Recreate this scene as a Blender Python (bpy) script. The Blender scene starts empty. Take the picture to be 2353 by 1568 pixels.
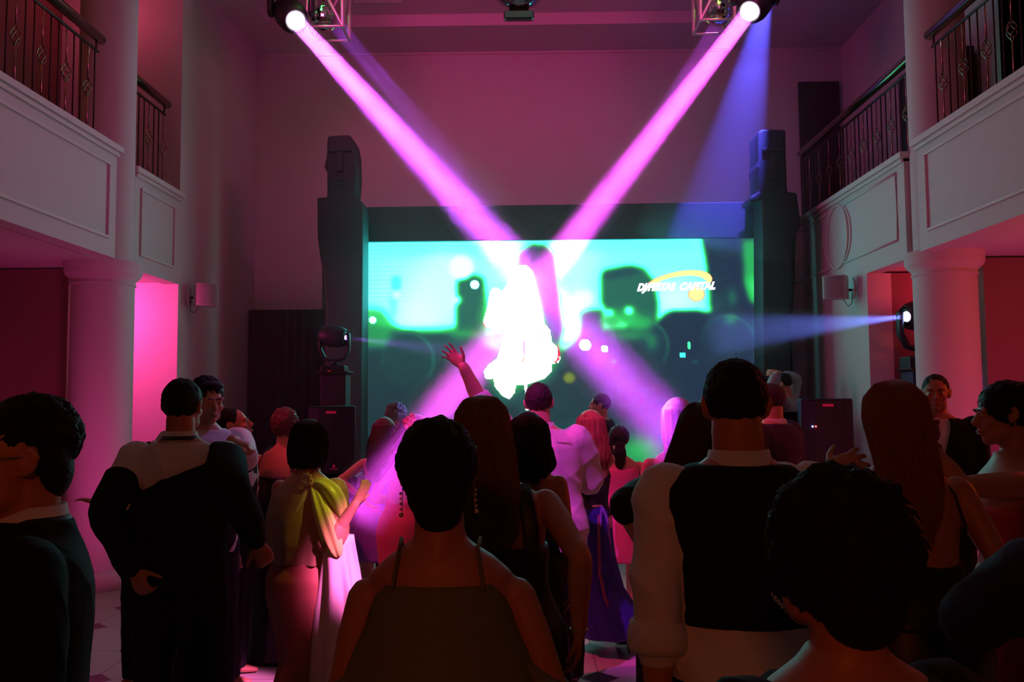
import bpy, bmesh, math, random
import numpy as np
from mathutils import Vector, Matrix, noise

random.seed(7)
rng = np.random.RandomState(7)
scene = bpy.context.scene
COL = scene.collection
R = math.radians

# ------------------------------------------------------------------ camera
CAM_F = 2000.0 / 2353.0 * 36.0
cam_data = bpy.data.cameras.new('camera')
cam = bpy.data.objects.new('camera', cam_data)
COL.objects.link(cam)
cam_data.lens = CAM_F
cam_data.sensor_width = 36.0
cam_data.clip_start = 0.05
cam_data.clip_end = 100
YAW = math.atan(23.5 / 2000.0)
PITCH = math.atan(131.0 / 2000.0)
ROLL = -0.008
cam_rot = Matrix.Rotation(YAW, 4, 'Z') @ Matrix.Rotation(math.pi / 2 + PITCH, 4, 'X') @ Matrix.Rotation(ROLL, 4, 'Z')
cam.matrix_world = Matrix.Translation((0, 0, 1.7)) @ cam_rot
scene.camera = cam
CAMP = Vector((0, 0, 1.7))
CR = cam_rot.to_3x3()


def at(px, py, Y):
    """point of the place that the photograph shows at this pixel, Y metres in front"""
    d = CR @ Vector(((px - 1176.5) / 2000.0, -(py - 784.0) / 2000.0, -1.0))
    return CAMP + d * (Y / d.y)


# ------------------------------------------------------------------ exposure, world
scene.view_settings.view_transform = 'Standard'
scene.view_settings.look = 'None'
scene.view_settings.exposure = 0.0
scene.view_settings.gamma = 1.0
scene.view_settings.use_curve_mapping = False
cy = scene.cycles
cy.use_denoising = True
cy.max_bounces = 5
cy.diffuse_bounces = 3
cy.glossy_bounces = 2
cy.transmission_bounces = 4
cy.volume_bounces = 0
cy.transparent_max_bounces = 8
cy.sample_clamp_indirect = 1.5
cy.sample_clamp_direct = 0.0
cy.caustics_reflective = False
cy.caustics_refractive = False
cy.use_adaptive_sampling = True
cy.adaptive_threshold = 0.015
cy.adaptive_min_samples = 24
world = bpy.data.worlds.new('world')
scene.world = world
world.use_nodes = True
world.node_tree.nodes['Background'].inputs[0].default_value = (0.5, 0.12, 0.3, 1)
world.node_tree.nodes['Background'].inputs[1].default_value = 0.004


# ------------------------------------------------------------------ room lights
def aim(o, target):
    d = Vector(target) - o.location
    o.rotation_euler = d.to_track_quat('-Z', 'Y').to_euler()


def light(name, kind, loc, power, color, target=None, **kw):
    l = bpy.data.lights.new(name, kind)
    l.energy = power
    l.color = color
    for k, v in kw.items():
        setattr(l, k, v)
    o = bpy.data.objects.new(name, l)
    o.location = loc
    if target is not None:
        aim(o, target)
    COL.objects.link(o)
    return o


# pink wash on the stage wall and ceiling, from unseen lights placed overhead
light('pink_wash_light', 'AREA', (-2.2, 8.2, 6.2), 19, (1.0, 0.055, 0.38), (0.8, 12.1, 5.0), shape='DISK', size=0.7, spread=R(130))
light('pink_wash_light', 'AREA', (2.4, 8.2, 6.2), 12, (1.0, 0.055, 0.36), (-0.8, 12.1, 5.2), shape='DISK', size=0.7, spread=R(130))
# pink washes thrown across the hall on to the gallery parapets
light('pink_wash_light', 'SPOT', (2.6, 4.5, 6.2), 230, (1.0, 0.08, 0.50), (-3.8, 6.0, 4.4), spot_size=R(50), spot_blend=0.9, shadow_soft_size=0.25)
light('pink_wash_light', 'SPOT', (-2.6, 4.5, 6.2), 150, (1.0, 0.08, 0.40), (3.7, 6.0, 4.4), spot_size=R(50), spot_blend=0.9, shadow_soft_size=0.25)
# magenta light hidden high behind the left column, and its dimmer twin on the right
light('alcove_light', 'AREA', (-4.65, 8.65, 2.75), 36, (1.0, 0.055, 0.33), (-4.0, 9.5, 2.1), shape='DISK', size=0.3)
light('alcove_light', 'AREA', (4.5, 8.6, 2.7), 5, (1.0, 0.04, 0.10), (4.1, 9.0, 3.0), shape='DISK', size=0.3)
# red and orange washes of the lower galleries
light('red_gallery_light', 'POINT', (5.1, 6.0, 2.2), 38, (1.0, 0.11, 0.008), shadow_soft_size=0.2)
light('magenta_gallery_light', 'AREA', (4.9, 7.0, 0.3), 7, (0.8, 0.03, 0.6), (4.7, 8.0, 2.8), shape='DISK', size=0.3)
light('red_gallery_light', 'POINT', (-5.4, 6.6, 2.3), 6, (1.0, 0.05, 0.12), shadow_soft_size=0.2)
light('red_gallery_light', 'POINT', (-4.7, 5.2, 5.6), 8, (1.0, 0.12, 0.03), shadow_soft_size=0.2)
light('red_gallery_light', 'POINT', (4.9, 5.4, 5.8), 5, (1.0, 0.06, 0.06), shadow_soft_size=0.2)
light('pink_gallery_light', 'POINT', (-4.4, 8.9, 6.0), 6, (1.0, 0.08, 0.22), shadow_soft_size=0.2)
# dim warm fill from an unseen source behind the camera
# added magenta fill low before the columns, added red fill on the right
light('column_fill_light', 'AREA', (-3.1, 6.7, 0.25), 5.5, (1.0, 0.05, 0.42), (-4.0, 8.2, 2.2), shape='DISK', size=0.3, spread=R(120))
light('column_fill_light', 'AREA', (-4.6, 4.6, 0.25), 5, (1.0, 0.05, 0.25), (-4.6, 8.2, 2.0), shape='DISK', size=0.3, spread=R(140))
light('column_fill_light', 'AREA', (3.1, 6.3, 0.25), 3.5, (1.0, 0.03, 0.30), (3.9, 8.0, 2.4), shape='DISK', size=0.3, spread=R(120))
light('red_fill_light', 'POINT', (3.3, 4.6, 2.7), 7, (1.0, 0.015, 0.06), shadow_soft_size=0.15)  # added red fill for the people on the right
# added green strips, placed only to put a glint on the handrails
light('green_glint_strip', 'AREA', (-2.3, 10.0, 6.35), 1.6, (0.06, 1.0, 0.16), (-2.3, 10.0, 0), shape='RECTANGLE', size=0.04, size_y=2.4)
light('green_glint_strip', 'AREA', (2.3, 10.0, 6.35), 1.6, (0.35, 1.0, 0.08), (2.3, 10.0, 0), shape='RECTANGLE', size=0.04, size_y=2.4)
light('rear_warm_fill', 'AREA', (-0.6, -2.4, 2.9), 13, (1.0, 0.16, 0.018), (0.2, 3.0, 1.2), shape='DISK', size=0.5)  # unseen warm fill for the nearest people
# added overhead spots, each aimed to brighten and colour some dancers
light('dancer_fill_spot', 'SPOT', (-3.3, 4.4, 5.9), 800, (1.0, 0.03, 0.20), (-0.15, 5.6, 1.5), spot_size=R(34), spot_blend=0.6, shadow_soft_size=0.06)
light('dancer_fill_spot', 'SPOT', (-1.2, 2.2, 5.6), 800, (1.0, 0.06, 0.95), (0.45, 5.6, 1.2), spot_size=R(17), spot_blend=0.7, shadow_soft_size=0.06)
light('dancer_fill_spot', 'SPOT', (-2.8, 3.0, 4.8), 110, (1.0, 0.03, 0.02), (-1.9, 5.9, 1.1), spot_size=R(16), spot_blend=0.6, shadow_soft_size=0.06)
light('dancer_fill_spot', 'SPOT', (1.9, 1.2, 4.0), 4600, (1.0, 0.17, 0.60), (-0.84, 4.3, 0.88), spot_size=R(5.6), spot_blend=0.7, shadow_soft_size=0.05)
light('dancer_fill_spot', 'SPOT', (0.9, 2.2, 5.7), 260, (1.0, 0.02, 0.02), (-1.18, 4.2, 0.62), spot_size=R(3.2), spot_blend=0.9, shadow_soft_size=0.05)
light('dancer_fill_spot', 'SPOT', (0.9, 7.4, 5.8), 170, (0.55, 0.20, 1.0), (-1.55, 4.75, 1.4), spot_size=R(13), spot_blend=0.6, shadow_soft_size=0.05)
light('dancer_fill_spot', 'SPOT', (-0.2, 3.0, 5.6), 160, (1.0, 0.06, 0.30), (0.95, 6.9, 0.9), spot_size=R(14), spot_blend=0.6, shadow_soft_size=0.05)
light('dancer_fill_spot', 'SPOT', (2.0, 2.6, 5.6), 520, (0.8, 0.75, 0.05), (-0.86, 4.2, 1.30), spot_size=R(3.6), spot_blend=0.6, shadow_soft_size=0.05)


# ------------------------------------------------------------------ materials
MATS = {}


def lin(c):
    return tuple(((v / 255.0) / 12.92 if v / 255.0 <= 0.04045 else ((v / 255.0 + 0.055) / 1.055) ** 2.4) for v in c)


def mat(name, color, rough=0.6, metal=0.0, bump=0.0, scale=40.0, var=0.0, sheen=0.0, emit=None, estr=0.0, stretch=None, spec=0.5, coat=0.0, trans=0.0, alpha=1.0):
    if name in MATS:
        return MATS[name]
    m = bpy.data.materials.new(name)
    m.use_nodes = True
    nt = m.node_tree
    b = nt.nodes['Principled BSDF']
    b.inputs['Base Color'].default_value = (*color, 1)
    b.inputs['Roughness'].default_value = rough
    b.inputs['Metallic'].default_value = metal
    b.inputs['Specular IOR Level'].default_value = spec
    b.inputs['Coat Weight'].default_value = coat
    b.inputs['Transmission Weight'].default_value = trans
    b.inputs['Alpha'].default_value = alpha
    if sheen:
        b.inputs['Sheen Weight'].default_value = sheen
    if emit:
        b.inputs['Emission Color'].default_value = (*emit, 1)
        b.inputs['Emission Strength'].default_value = estr
    if bump or var:
        tc = nt.nodes.new('ShaderNodeTexCoord')
        mp = nt.nodes.new('ShaderNodeMapping')
        nt.links.new(tc.outputs['Object'], mp.inputs['Vector'])
        if stretch:
            mp.inputs['Scale'].default_value = stretch
        nz = nt.nodes.new('ShaderNodeTexNoise')
        nz.inputs['Scale'].default_value = scale
        nz.inputs['Detail'].default_value = 5
        nt.links.new(mp.outputs[0], nz.inputs['Vector'])
        if bump:
            bp = nt.nodes.new('ShaderNodeBump')
            bp.inputs['Strength'].default_value = min(1.0, bump)
            bp.inputs['Distance'].default_value = 0.01
            nt.links.new(nz.outputs[0], bp.inputs['Height'])
            nt.links.new(bp.outputs[0], b.inputs['Normal'])
        if var:
            mx = nt.nodes.new('ShaderNodeMix')
            mx.data_type = 'RGBA'
            mx.inputs[6].default_value = (*[c * (1 - var) for c in color], 1)
            mx.inputs[7].default_value = (*[min(1, c * (1 + var)) for c in color], 1)
            nt.links.new(nz.outputs[0], mx.inputs[0])
            nt.links.new(mx.outputs[2], b.inputs['Base Color'])
    MATS[name] = m
    return m


def emis(name, color, strength):
    if name in MATS:
        return MATS[name]
    m = bpy.data.materials.new(name)
    m.use_nodes = True
    nt = m.node_tree
    nt.nodes.clear()
    e = nt.nodes.new('ShaderNodeEmission')
    o = nt.nodes.new('ShaderNodeOutputMaterial')
    e.inputs[0].default_value = (*color, 1)
    e.inputs[1].default_value = strength
    nt.links.new(e.outputs[0], o.inputs[0])
    MATS[name] = m
    return m


def tile_material():
    m = bpy.data.materials.new('floor_tiles')
    m.use_nodes = True
    nt = m.node_tree
    N, L = nt.nodes, nt.links
    b = N['Principled BSDF']
    b.inputs['Roughness'].default_value = 0.28
    tc = N.new('ShaderNodeTexCoord')
    sp = N.new('ShaderNodeSeparateXYZ')
    L.new(tc.outputs['Object'], sp.inputs[0])

    def op(kind, a, bb=None, c=None):
        n = N.new('ShaderNodeMath')
        n.operation = kind
        for i, v in enumerate((a, bb, c)):
            if v is None:
                continue
            if isinstance(v, (int, float)):
                n.inputs[i].default_value = v
            else:
                L.new(v, n.inputs[i])
        return n.outputs[0]
    T = 0.62

    def cell(v):
        return op('ABSOLUTE', op('SUBTRACT', op('FRACT', op('DIVIDE', op('ADD', v, 50 * T + 0.17), T)), 0.5))
    ax, ay = cell(sp.outputs[0]), cell(sp.outputs[1])
    grout = op('GREATER_THAN', op('MAXIMUM', ax, ay), 0.494)
    # dark cabochon set diagonally where four tiles meet
    dia = op('GREATER_THAN', op('ADD', ax, ay), 0.80)
    nz = N.new('ShaderNodeTexNoise')
    nz.inputs['Scale'].default_value = 3.0
    nz.inputs['Detail'].default_value = 6
    L.new(tc.outputs['Object'], nz.inputs['Vector'])
    r = N.new('ShaderNodeMix'); r.data_type = 'RGBA'
    r.inputs[6].default_value = (0.52, 0.49, 0.46, 1)
    r.inputs[7].default_value = (0.68, 0.65, 0.62, 1)
    L.new(nz.outputs[0], r.inputs[0])
    r2 = N.new('ShaderNodeMix'); r2.data_type = 'RGBA'
    r2.inputs[7].default_value = (0.2, 0.18, 0.17, 1)
    L.new(grout, r2.inputs[0]); L.new(r.outputs[2], r2.inputs[6])
    r3 = N.new('ShaderNodeMix'); r3.data_type = 'RGBA'
    r3.inputs[7].default_value = (0.045, 0.035, 0.035, 1)
    L.new(dia, r3.inputs[0]); L.new(r2.outputs[2], r3.inputs[6])
    L.new(r3.outputs[2], b.inputs['Base Color'])
    return m


# ------------------------------------------------------------------ mesh building
def V3(p):
    return np.array(p, dtype=float)


class MB:
    def __init__(self):
        self.v, self.f = [], []

    def add(self, vs, fs):
        n = len(self.v)
        self.v.extend([tuple(float(c) for c in p) for p in vs])
        self.f.extend([tuple(i + n for i in f) for f in fs])
        return self

    def box(self, x0, x1, y0, y1, z0, z1, M=None):
        vs = [Vector((x, y, z)) for z in (z0, z1) for y in (y0, y1) for x in (x0, x1)]
        if M is not None:
            vs = [M @ p for p in vs]
        return self.add(vs, [(0, 2, 3, 1), (4, 5, 7, 6), (0, 1, 5, 4), (1, 3, 7, 5), (3, 2, 6, 7), (2, 0, 4, 6)])

    def rings(self, rings, cap=True, closed_u=True):
        n = len(rings[0])
        vs = [p for r in rings for p in r]
        fs = []
        for i in range(len(rings) - 1):
            for j in range(n if closed_u else n - 1):
                k = (j + 1) % n
                fs.append((i * n + j, i * n + k, (i + 1) * n + k, (i + 1) * n + j))
        if cap and closed_u:
            fs.append(tuple(range(n - 1, -1, -1)))
            m = (len(rings) - 1) * n
            fs.append(tuple(m + j for j in range(n)))
        return self.add(vs, fs)

    def prism(self, poly, axis, a, b):
        """extrude a 2-D outline along an axis (0, 1 or 2) from a to b"""
        def mk(p, t):
            q = list(p)
            q.insert(axis, t)
            return tuple(q)
        return self.rings([[mk(p, a) for p in poly], [mk(p, b) for p in poly]])

    def tube(self, pts, radii, n=10, caps=True, flat=None):
        pts = [V3(p) for p in pts]
        if isinstance(radii, (int, float)):
            radii = [radii] * len(pts)
        radii = list(radii)
        if caps and len(pts) > 1:
            d0 = pts[0] - pts[1]; d0 /= np.linalg.norm(d0) + 1e-9
            d1 = pts[-1] - pts[-2]; d1 /= np.linalg.norm(d1) + 1e-9
            r0, r1 = radii[0], radii[-1]
            pts = [pts[0] + d0 * r0, pts[0] + d0 * r0 * 0.7] + pts + [pts[-1] + d1 * r1 * 0.7, pts[-1] + d1 * r1]
            radii = [r0 * 0.12, r0 * 0.71] + radii + [r1 * 0.71, r1 * 0.12]
        up = None
        rings = []
        for i, p in enumerate(pts):
            a = pts[max(i - 1, 0)]
            b = pts[min(i + 1, len(pts) - 1)]
            d = b - a
            d /= np.linalg.norm(d) + 1e-9
            if up is None:
                up = V3((0, 0, 1)) if abs(d[2]) < 0.9 else V3((0, 1, 0))
                if flat is not None:
                    up = V3(flat[0])
            s = np.cross(d, up); s /= np.linalg.norm(s) + 1e-9
            up = np.cross(s, d); up /= np.linalg.norm(up) + 1e-9
            fu = flat[1] if flat is not None else 1.0
            ring = []
            for k in range(n):
                t = 2 * math.pi * k / n
                ring.append(p + s * math.cos(t) * radii[i] + up * math.sin(t) * radii[i] * fu)
            rings.append(ring)
        return self.rings(rings)

    def ell(self, c, r, n=16, m=10, M=None):
        rings = []
        for i in range(m + 1):
            ph = -math.pi / 2 + math.pi * min(max(i / m, 0.01), 0.99)
            ring = []
            for j in range(n):
                t = 2 * math.pi * j / n
                p = Vector((r[0] * math.cos(ph) * math.cos(t), r[1] * math.cos(ph) * math.sin(t), r[2] * math.sin(ph)))
                if M is not None:
                    p = M @ p
                ring.append((c[0] + p[0], c[1] + p[1], c[2] + p[2]))
            rings.append(ring)
        return self.rings(rings)

    def lathe(self, prof, c=(0, 0, 0), n=32, M=None):
        rings = []
        for r, z in prof:
            ring = []
            for j in range(n):
                t = 2 * math.pi * j / n
                p = Vector((r * math.cos(t), r * math.sin(t), z))
                if M is not None:
                    p = M @ p
                ring.append((c[0] + p[0], c[1] + p[1], c[2] + p[2]))
            rings.append(ring)
        return self.rings(rings)

    def mesh(self, name):
        me = bpy.data.meshes.new(name)
        me.from_pydata(self.v, [], self.f)
        me.validate()
        return me

    def build(self, name, material, parent=None, smooth=False, bevel=0.0, fix=True):
        me = self.mesh(name)
        if fix:
            bm = bmesh.new(); bm.from_mesh(me)
            bmesh.ops.recalc_face_normals(bm, faces=bm.faces)
            bm.to_mesh(me); bm.free()
        if smooth:
            me.polygons.foreach_set('use_smooth', [True] * len(me.polygons))
        o = bpy.data.objects.new(name, me)
        if material:
            me.materials.append(material)
        COL.objects.link(o)
        if parent is not None:
            o.parent = parent
        if bevel:
            md = o.modifiers.new('bevel', 'BEVEL')
            md.width = bevel
            md.segments = 2
            md.limit_method = 'ANGLE'
        return o


def tag(o, label=None, cat=None, group=None, kind=None):
    if label: o['label'] = label
    if cat: o['category'] = cat
    if group: o['group'] = group
    if kind: o['kind'] = kind
    return o


def empty(name, loc, rz=0.0):
    o = bpy.data.objects.new(name, None)
    o.empty_display_size = 0.1
    o.location = loc
    o.rotation_euler = (0, 0, rz)
    COL.objects.link(o)
    return o


def struct(name, mb, m, parent=None, **kw):
    o = mb.build(name, m, parent, **kw)
    o['kind'] = 'structure'
    return o


# ------------------------------------------------------------------ the room
def atX(px, py, X):
    d = CR @ Vector(((px - 1176.5) / 2000.0, -(py - 784.0) / 2000.0, -1.0))
    return CAMP + d * (X / d.x)


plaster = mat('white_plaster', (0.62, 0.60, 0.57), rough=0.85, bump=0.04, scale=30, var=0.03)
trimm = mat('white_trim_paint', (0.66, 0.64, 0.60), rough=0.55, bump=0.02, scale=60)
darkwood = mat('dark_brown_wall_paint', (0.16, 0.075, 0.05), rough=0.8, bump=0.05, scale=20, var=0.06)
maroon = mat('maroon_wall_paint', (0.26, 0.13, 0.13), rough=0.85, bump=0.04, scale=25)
blackcloth = mat('black_drape_cloth', (0.004, 0.006, 0.007), rough=0.9, bump=0.3, scale=18, stretch=(6, 6, 0.3))
blackboard = mat('black_panel_paint', (0.016, 0.018, 0.02), rough=0.7, bump=0.1, scale=30)
blackplastic = mat('black_plastic', (0.007, 0.008, 0.009), rough=0.5, bump=0.03, scale=200)
darkmetal = mat('dark_bronze_metal', (0.05, 0.035, 0.025), rough=0.35, metal=0.8)
railm = mat('dark_brass_handrail', (0.16, 0.13, 0.07), rough=0.16, metal=0.9)
XL, XR = -3.75, 3.6
YB = 12.1
ZF0, ZF1, ZC = 2.97, 3.98, 6.62

fl = struct('floor', MB().box(-7, 7, -4.2, 12.6, -0.2, 0.0), tile_material())
struct('ceiling', MB().box(-5.4, 5.4, -4.2, 11.2, ZC + 0.16, ZC + 0.36), plaster)
struct('trim_1', MB().box(-5.4, 5.4, 11.2, 12.3, ZC, ZC + 0.36), plaster)
# soffit bands along the two long sides
struct('trim_2', MB().box(-5.4, -3.3, -4.2, 11.2, ZC, ZC + 0.16), plaster)
struct('trim_3', MB().box(3.2, 5.4, -4.2, 11.2, ZC, ZC + 0.16), plaster)
# thin cornice bead where walls meet the soffit
cb = MB()
cb.box(-5.2, 5.2, YB - 0.025, YB, ZC - 0.03, ZC)
cb.box(XL, XL + 0.025, 9.55, YB, ZC - 0.03, ZC)
struct('trim_4', cb, trimm)
struct('wall_back', MB().box(-5.2, 5.2, YB, YB + 0.2, 0, ZC + 0.3), plaster)
struct('wall_left', MB().box(XL - 0.25, XL, 9.40, YB, 0, ZC), plaster)
struct('wall_right', MB().box(XR, XR + 0.25, 9.06, YB, 0, ZF0), plaster)
# outer walls of the side galleries
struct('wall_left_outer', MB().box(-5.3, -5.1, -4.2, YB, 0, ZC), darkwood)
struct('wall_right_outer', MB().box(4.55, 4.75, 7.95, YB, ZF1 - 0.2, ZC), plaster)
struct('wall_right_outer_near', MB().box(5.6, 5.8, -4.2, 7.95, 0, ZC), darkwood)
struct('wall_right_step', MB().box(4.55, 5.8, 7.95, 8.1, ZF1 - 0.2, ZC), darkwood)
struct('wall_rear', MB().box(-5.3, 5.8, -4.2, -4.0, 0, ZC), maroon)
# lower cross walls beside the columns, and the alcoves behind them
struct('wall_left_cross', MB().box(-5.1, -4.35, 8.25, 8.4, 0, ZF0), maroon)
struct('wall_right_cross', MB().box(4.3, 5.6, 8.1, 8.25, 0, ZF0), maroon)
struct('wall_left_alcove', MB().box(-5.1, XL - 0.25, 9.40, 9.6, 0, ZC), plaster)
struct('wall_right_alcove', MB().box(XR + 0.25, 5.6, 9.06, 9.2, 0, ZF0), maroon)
# gallery slabs
struct('gallery_floor_left', MB().box(-5.1, XL - 0.1, -4.2, 9.40, ZF0 + 0.02, ZF0 + 0.2), plaster)
struct('gallery_floor_right', MB().box(XR + 0.1, 5.6, -4.2, 12.1, ZF0 + 0.02, ZF0 + 0.2), plaster)


def fascia(side, y0, y1, x, panels, n):
    s = -1 if side == 'left' else 1
    mb = MB().box(min(x, x + s * 0.16), max(x, x + s * 0.16), y0, y1, ZF0, ZF1 - 0.06)
    f = struct('wall_%s_parapet' % side, mb, plaster)
    lg = MB()
    xx = x - s * 0.05
    lg.box(min(xx, x + s * 0.2), max(xx, x + s * 0.2), y0 - (0.04 if n else 0), y1 + 0.04, ZF1 - 0.055, ZF1)
    xx = x - s * 0.025
    lg.box(min(xx, x + s * 0.18), max(xx, x + s * 0.18), y0, y1 + 0.015, ZF1 - 0.095, ZF1 - 0.055)
    struct('trim_5', lg, trimm, f, bevel=0.008)
    pm = MB()
    for (a, b, z0, z1) in panels:
        w = 0.028
        xa, xb = (x - s * 0.022, x + s * 0.01)
        xa, xb = min(xa, xb), max(xa, xb)
        pm.box(xa, xb, a, b, z0, z0 + w); pm.box(xa, xb, a, b, z1 - w, z1)
        pm.box(xa, xb, a, a + w, z0 + w, z1 - w); pm.box(xa, xb, b - w, b, z0 + w, z1 - w)
    if panels:
        struct('trim_6', pm, trimm, f, bevel=0.007)
    return f


fascia('left', -4.0, 7.64, -3.62, [(4.9, 7.50, 3.12, 3.80), (1.5, 4.6, 3.12, 3.80)], 0)
fascia('left', 8.3, 9.40, XL, [(8.42, 9.26, 3.12, 3.80)], 1)
fascia('right', -4.0, 7.72, 3.55, [(4.9, 7.56, 3.12, 3.82), (1.5, 4.6, 3.12, 3.82)], 0)
ff = fascia('right', 8.1, YB, XR, [], 1)
# medallion ring with the concave-ended panels on both sides of it
pm = MB()
cyy, cz = 9.86, 3.50


def wallcurve(pts, r=0.012):
    pm.tube([(XR - 0.006, a, b) for a, b in pts], r, n=8, caps=False)


wallcurve([(cyy + 0.33 * math.cos(t), cz + 0.36 * math.sin(t)) for t in np.linspace(0, 2 * math.pi, 49)], 0.017)


def arc(sgn, r=0.42):
    return [(cyy + sgn * r * math.cos(t), cz + (r - 0.03) * 1.1 * math.sin(t) * 0.85) for t in np.linspace(-1.1, 1.1, 17)]


a1 = arc(-1)
wallcurve(a1)
wallcurve([a1[0], (8.27, a1[0][1]), (8.27, a1[-1][1]), a1[-1]])
a2 = arc(1)
wallcurve(a2)
wallcurve([a2[0], (11.4, a2[0][1]), (11.4, a2[-1][1]), a2[-1]])
struct('trim_7', pm, trimm, ff, smooth=True)


def column(n, x, y, r_low, r_up):  # structural column
    c = MB()
    prof = [(r_low, 0.0), (r_low, 2.78), (r_low + 0.012, 2.785), (r_low + 0.012, 2.80), (r_low + 0.004, 2.81), (r_low + 0.006, 2.83),
            (r_low + 0.05, 2.87), (r_low + 0.065, 2.90), (r_low + 0.065, 2.96), (r_low + 0.075, 2.97), (r_low + 0.075, 3.0), (r_up + 0.01, 3.01), (r_up, 3.02), (r_up, ZC)]
    c.lathe(prof, (x, y, 0), n=56)
    o = c.build('column', plaster, None, smooth=True)
    md = o.modifiers.new('split', 'EDGE_SPLIT'); md.split_angle = R(50)
    o['kind'] = 'structure'
    o.name = 'trim_%d' % n
    b = MB().lathe([(r_low + 0.06, 0), (r_low + 0.06, 0.12), (r_low + 0.02, 0.16), (r_low, 0.17)], (x, y, 0), n=40)
    b.build('base', trimm, o, smooth=True)
    o['kind'] = 'structure'


column(8, -3.95, 8.12, 0.275, 0.255)
column(9, 3.88, 7.98, 0.27, 0.255)

# dark doorway on the end wall of the right gallery
dd = MB().box(3.93, 4.5, YB - 0.04, YB + 0.01, ZF0 + 0.2, 6.12)
d = struct('door_1', dd, mat('dark_door_paint', (0.05, 0.03, 0.035), rough=0.6, bump=0.05, scale=10))
# recessed white ceiling panels
for i, (x0, x1, y0, y1) in enumerate(((-2.1, -1.5, 10.2, 10.8), (1.75, 2.4, 10.0, 10.65))):
    mbp = MB().box(x0, x1, y0, y1, ZC + 0.135, ZC + 0.155)
    struct('trim_%d' % (10 + i), mbp, mat('ceiling_panel_acrylic', (0.8, 0.85, 0.75), rough=0.4), bevel=0.004)


# ------------------------------------------------------------------ balcony railings
def railing(label, x, y0, y1, first_basket=2):
    root = empty('balcony_railing', (x, y0, ZF1))
    tag(root, label, 'railing', 'wrought iron railings of the upper galleries')
    L = y1 - y0
    h = MB().tube([(0, -0.05, 0.93), (0, L + 0.08, 0.93)], 0.046, n=16)
    h.build('handrail', railm, root, smooth=True)
    MB().tube([(0, 0, 0.80), (0, L + 0.03, 0.80)], 0.013, n=8).build('lower_rail', darkmetal, root, smooth=True)
    n = int(L / 0.118)
    b = MB().tube([(0, 0, 0), (0, 0, 0.80)], 0.0075, n=6).mesh('baluster')
    b.materials.append(darkmetal)
    bb = MB().tube([(0, 0, 0), (0, 0, 0.34)], 0.0075, n=6)
    bb.tube([(0, 0, 0.50), (0, 0, 0.80)], 0.0075, n=6)
    for k in range(4):
        pts = []
        for t in np.linspace(0, 1, 13):
            a = k * math.pi / 2 + t * math.pi * 1.1
            rr = 0.034 * math.sin(math.pi * t) + 0.004
            pts.append((rr * math.cos(a), rr * math.sin(a), 0.34 + 0.16 * t))
        bb.tube(pts, 0.0048, n=6)
    bm2 = bb.mesh('baluster'); bm2.materials.append(mat('polished_bronze', (0.35, 0.25, 0.18), rough=0.18, metal=1.0))
    for me in (b, bm2):
        me.polygons.foreach_set('use_smooth', [True] * len(me.polygons))
    for i in range(n + 1):
        o = bpy.data.objects.new('baluster', bm2 if (i % 3 == first_basket) else b)
        COL.objects.link(o)
        o.parent = root
        o.location = (0, L - 0.02 - i * 0.118, 0)
        if i % 3 == first_basket:
            o['label'] = 'baluster with a twisted basket ornament'
    for y in (0.0, L - 0.0):
        MB().tube([(0, y, 0.80), (0, y, 0.9)], 0.011, n=6).build('bracket', darkmetal, root, smooth=True)


railing('iron railing with thick handrail on the near left gallery, before the column', -3.72, 3.9, 7.42, 1)
railing('short iron railing on the left gallery between column and wall pier', -3.83, 8.35, 9.14, 0)
railing('iron railing with thick handrail on the near right gallery, before the column', 3.66, 3.9, 7.55, 1)
railing('long iron railing on the far right gallery above the round wall medallion', 3.72, 8.15, 11.35, 2)

# black speaker boxes and gear parked on the right gallery
t = tag(MB().box(4.15, 4.55, 6.15, 6.95, ZF0 + 0.2, 4.62).build('equipment_case', blackplastic, bevel=0.02), 'black equipment case behind the near right gallery railing', 'case')
t = tag(MB().box(4.12, 4.5, 8.45, 9.35, ZF0 + 0.2, 5.15).build('equipment_case', blackplastic, bevel=0.02), 'tall black case behind the far right gallery railing beside the column', 'case')


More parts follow.
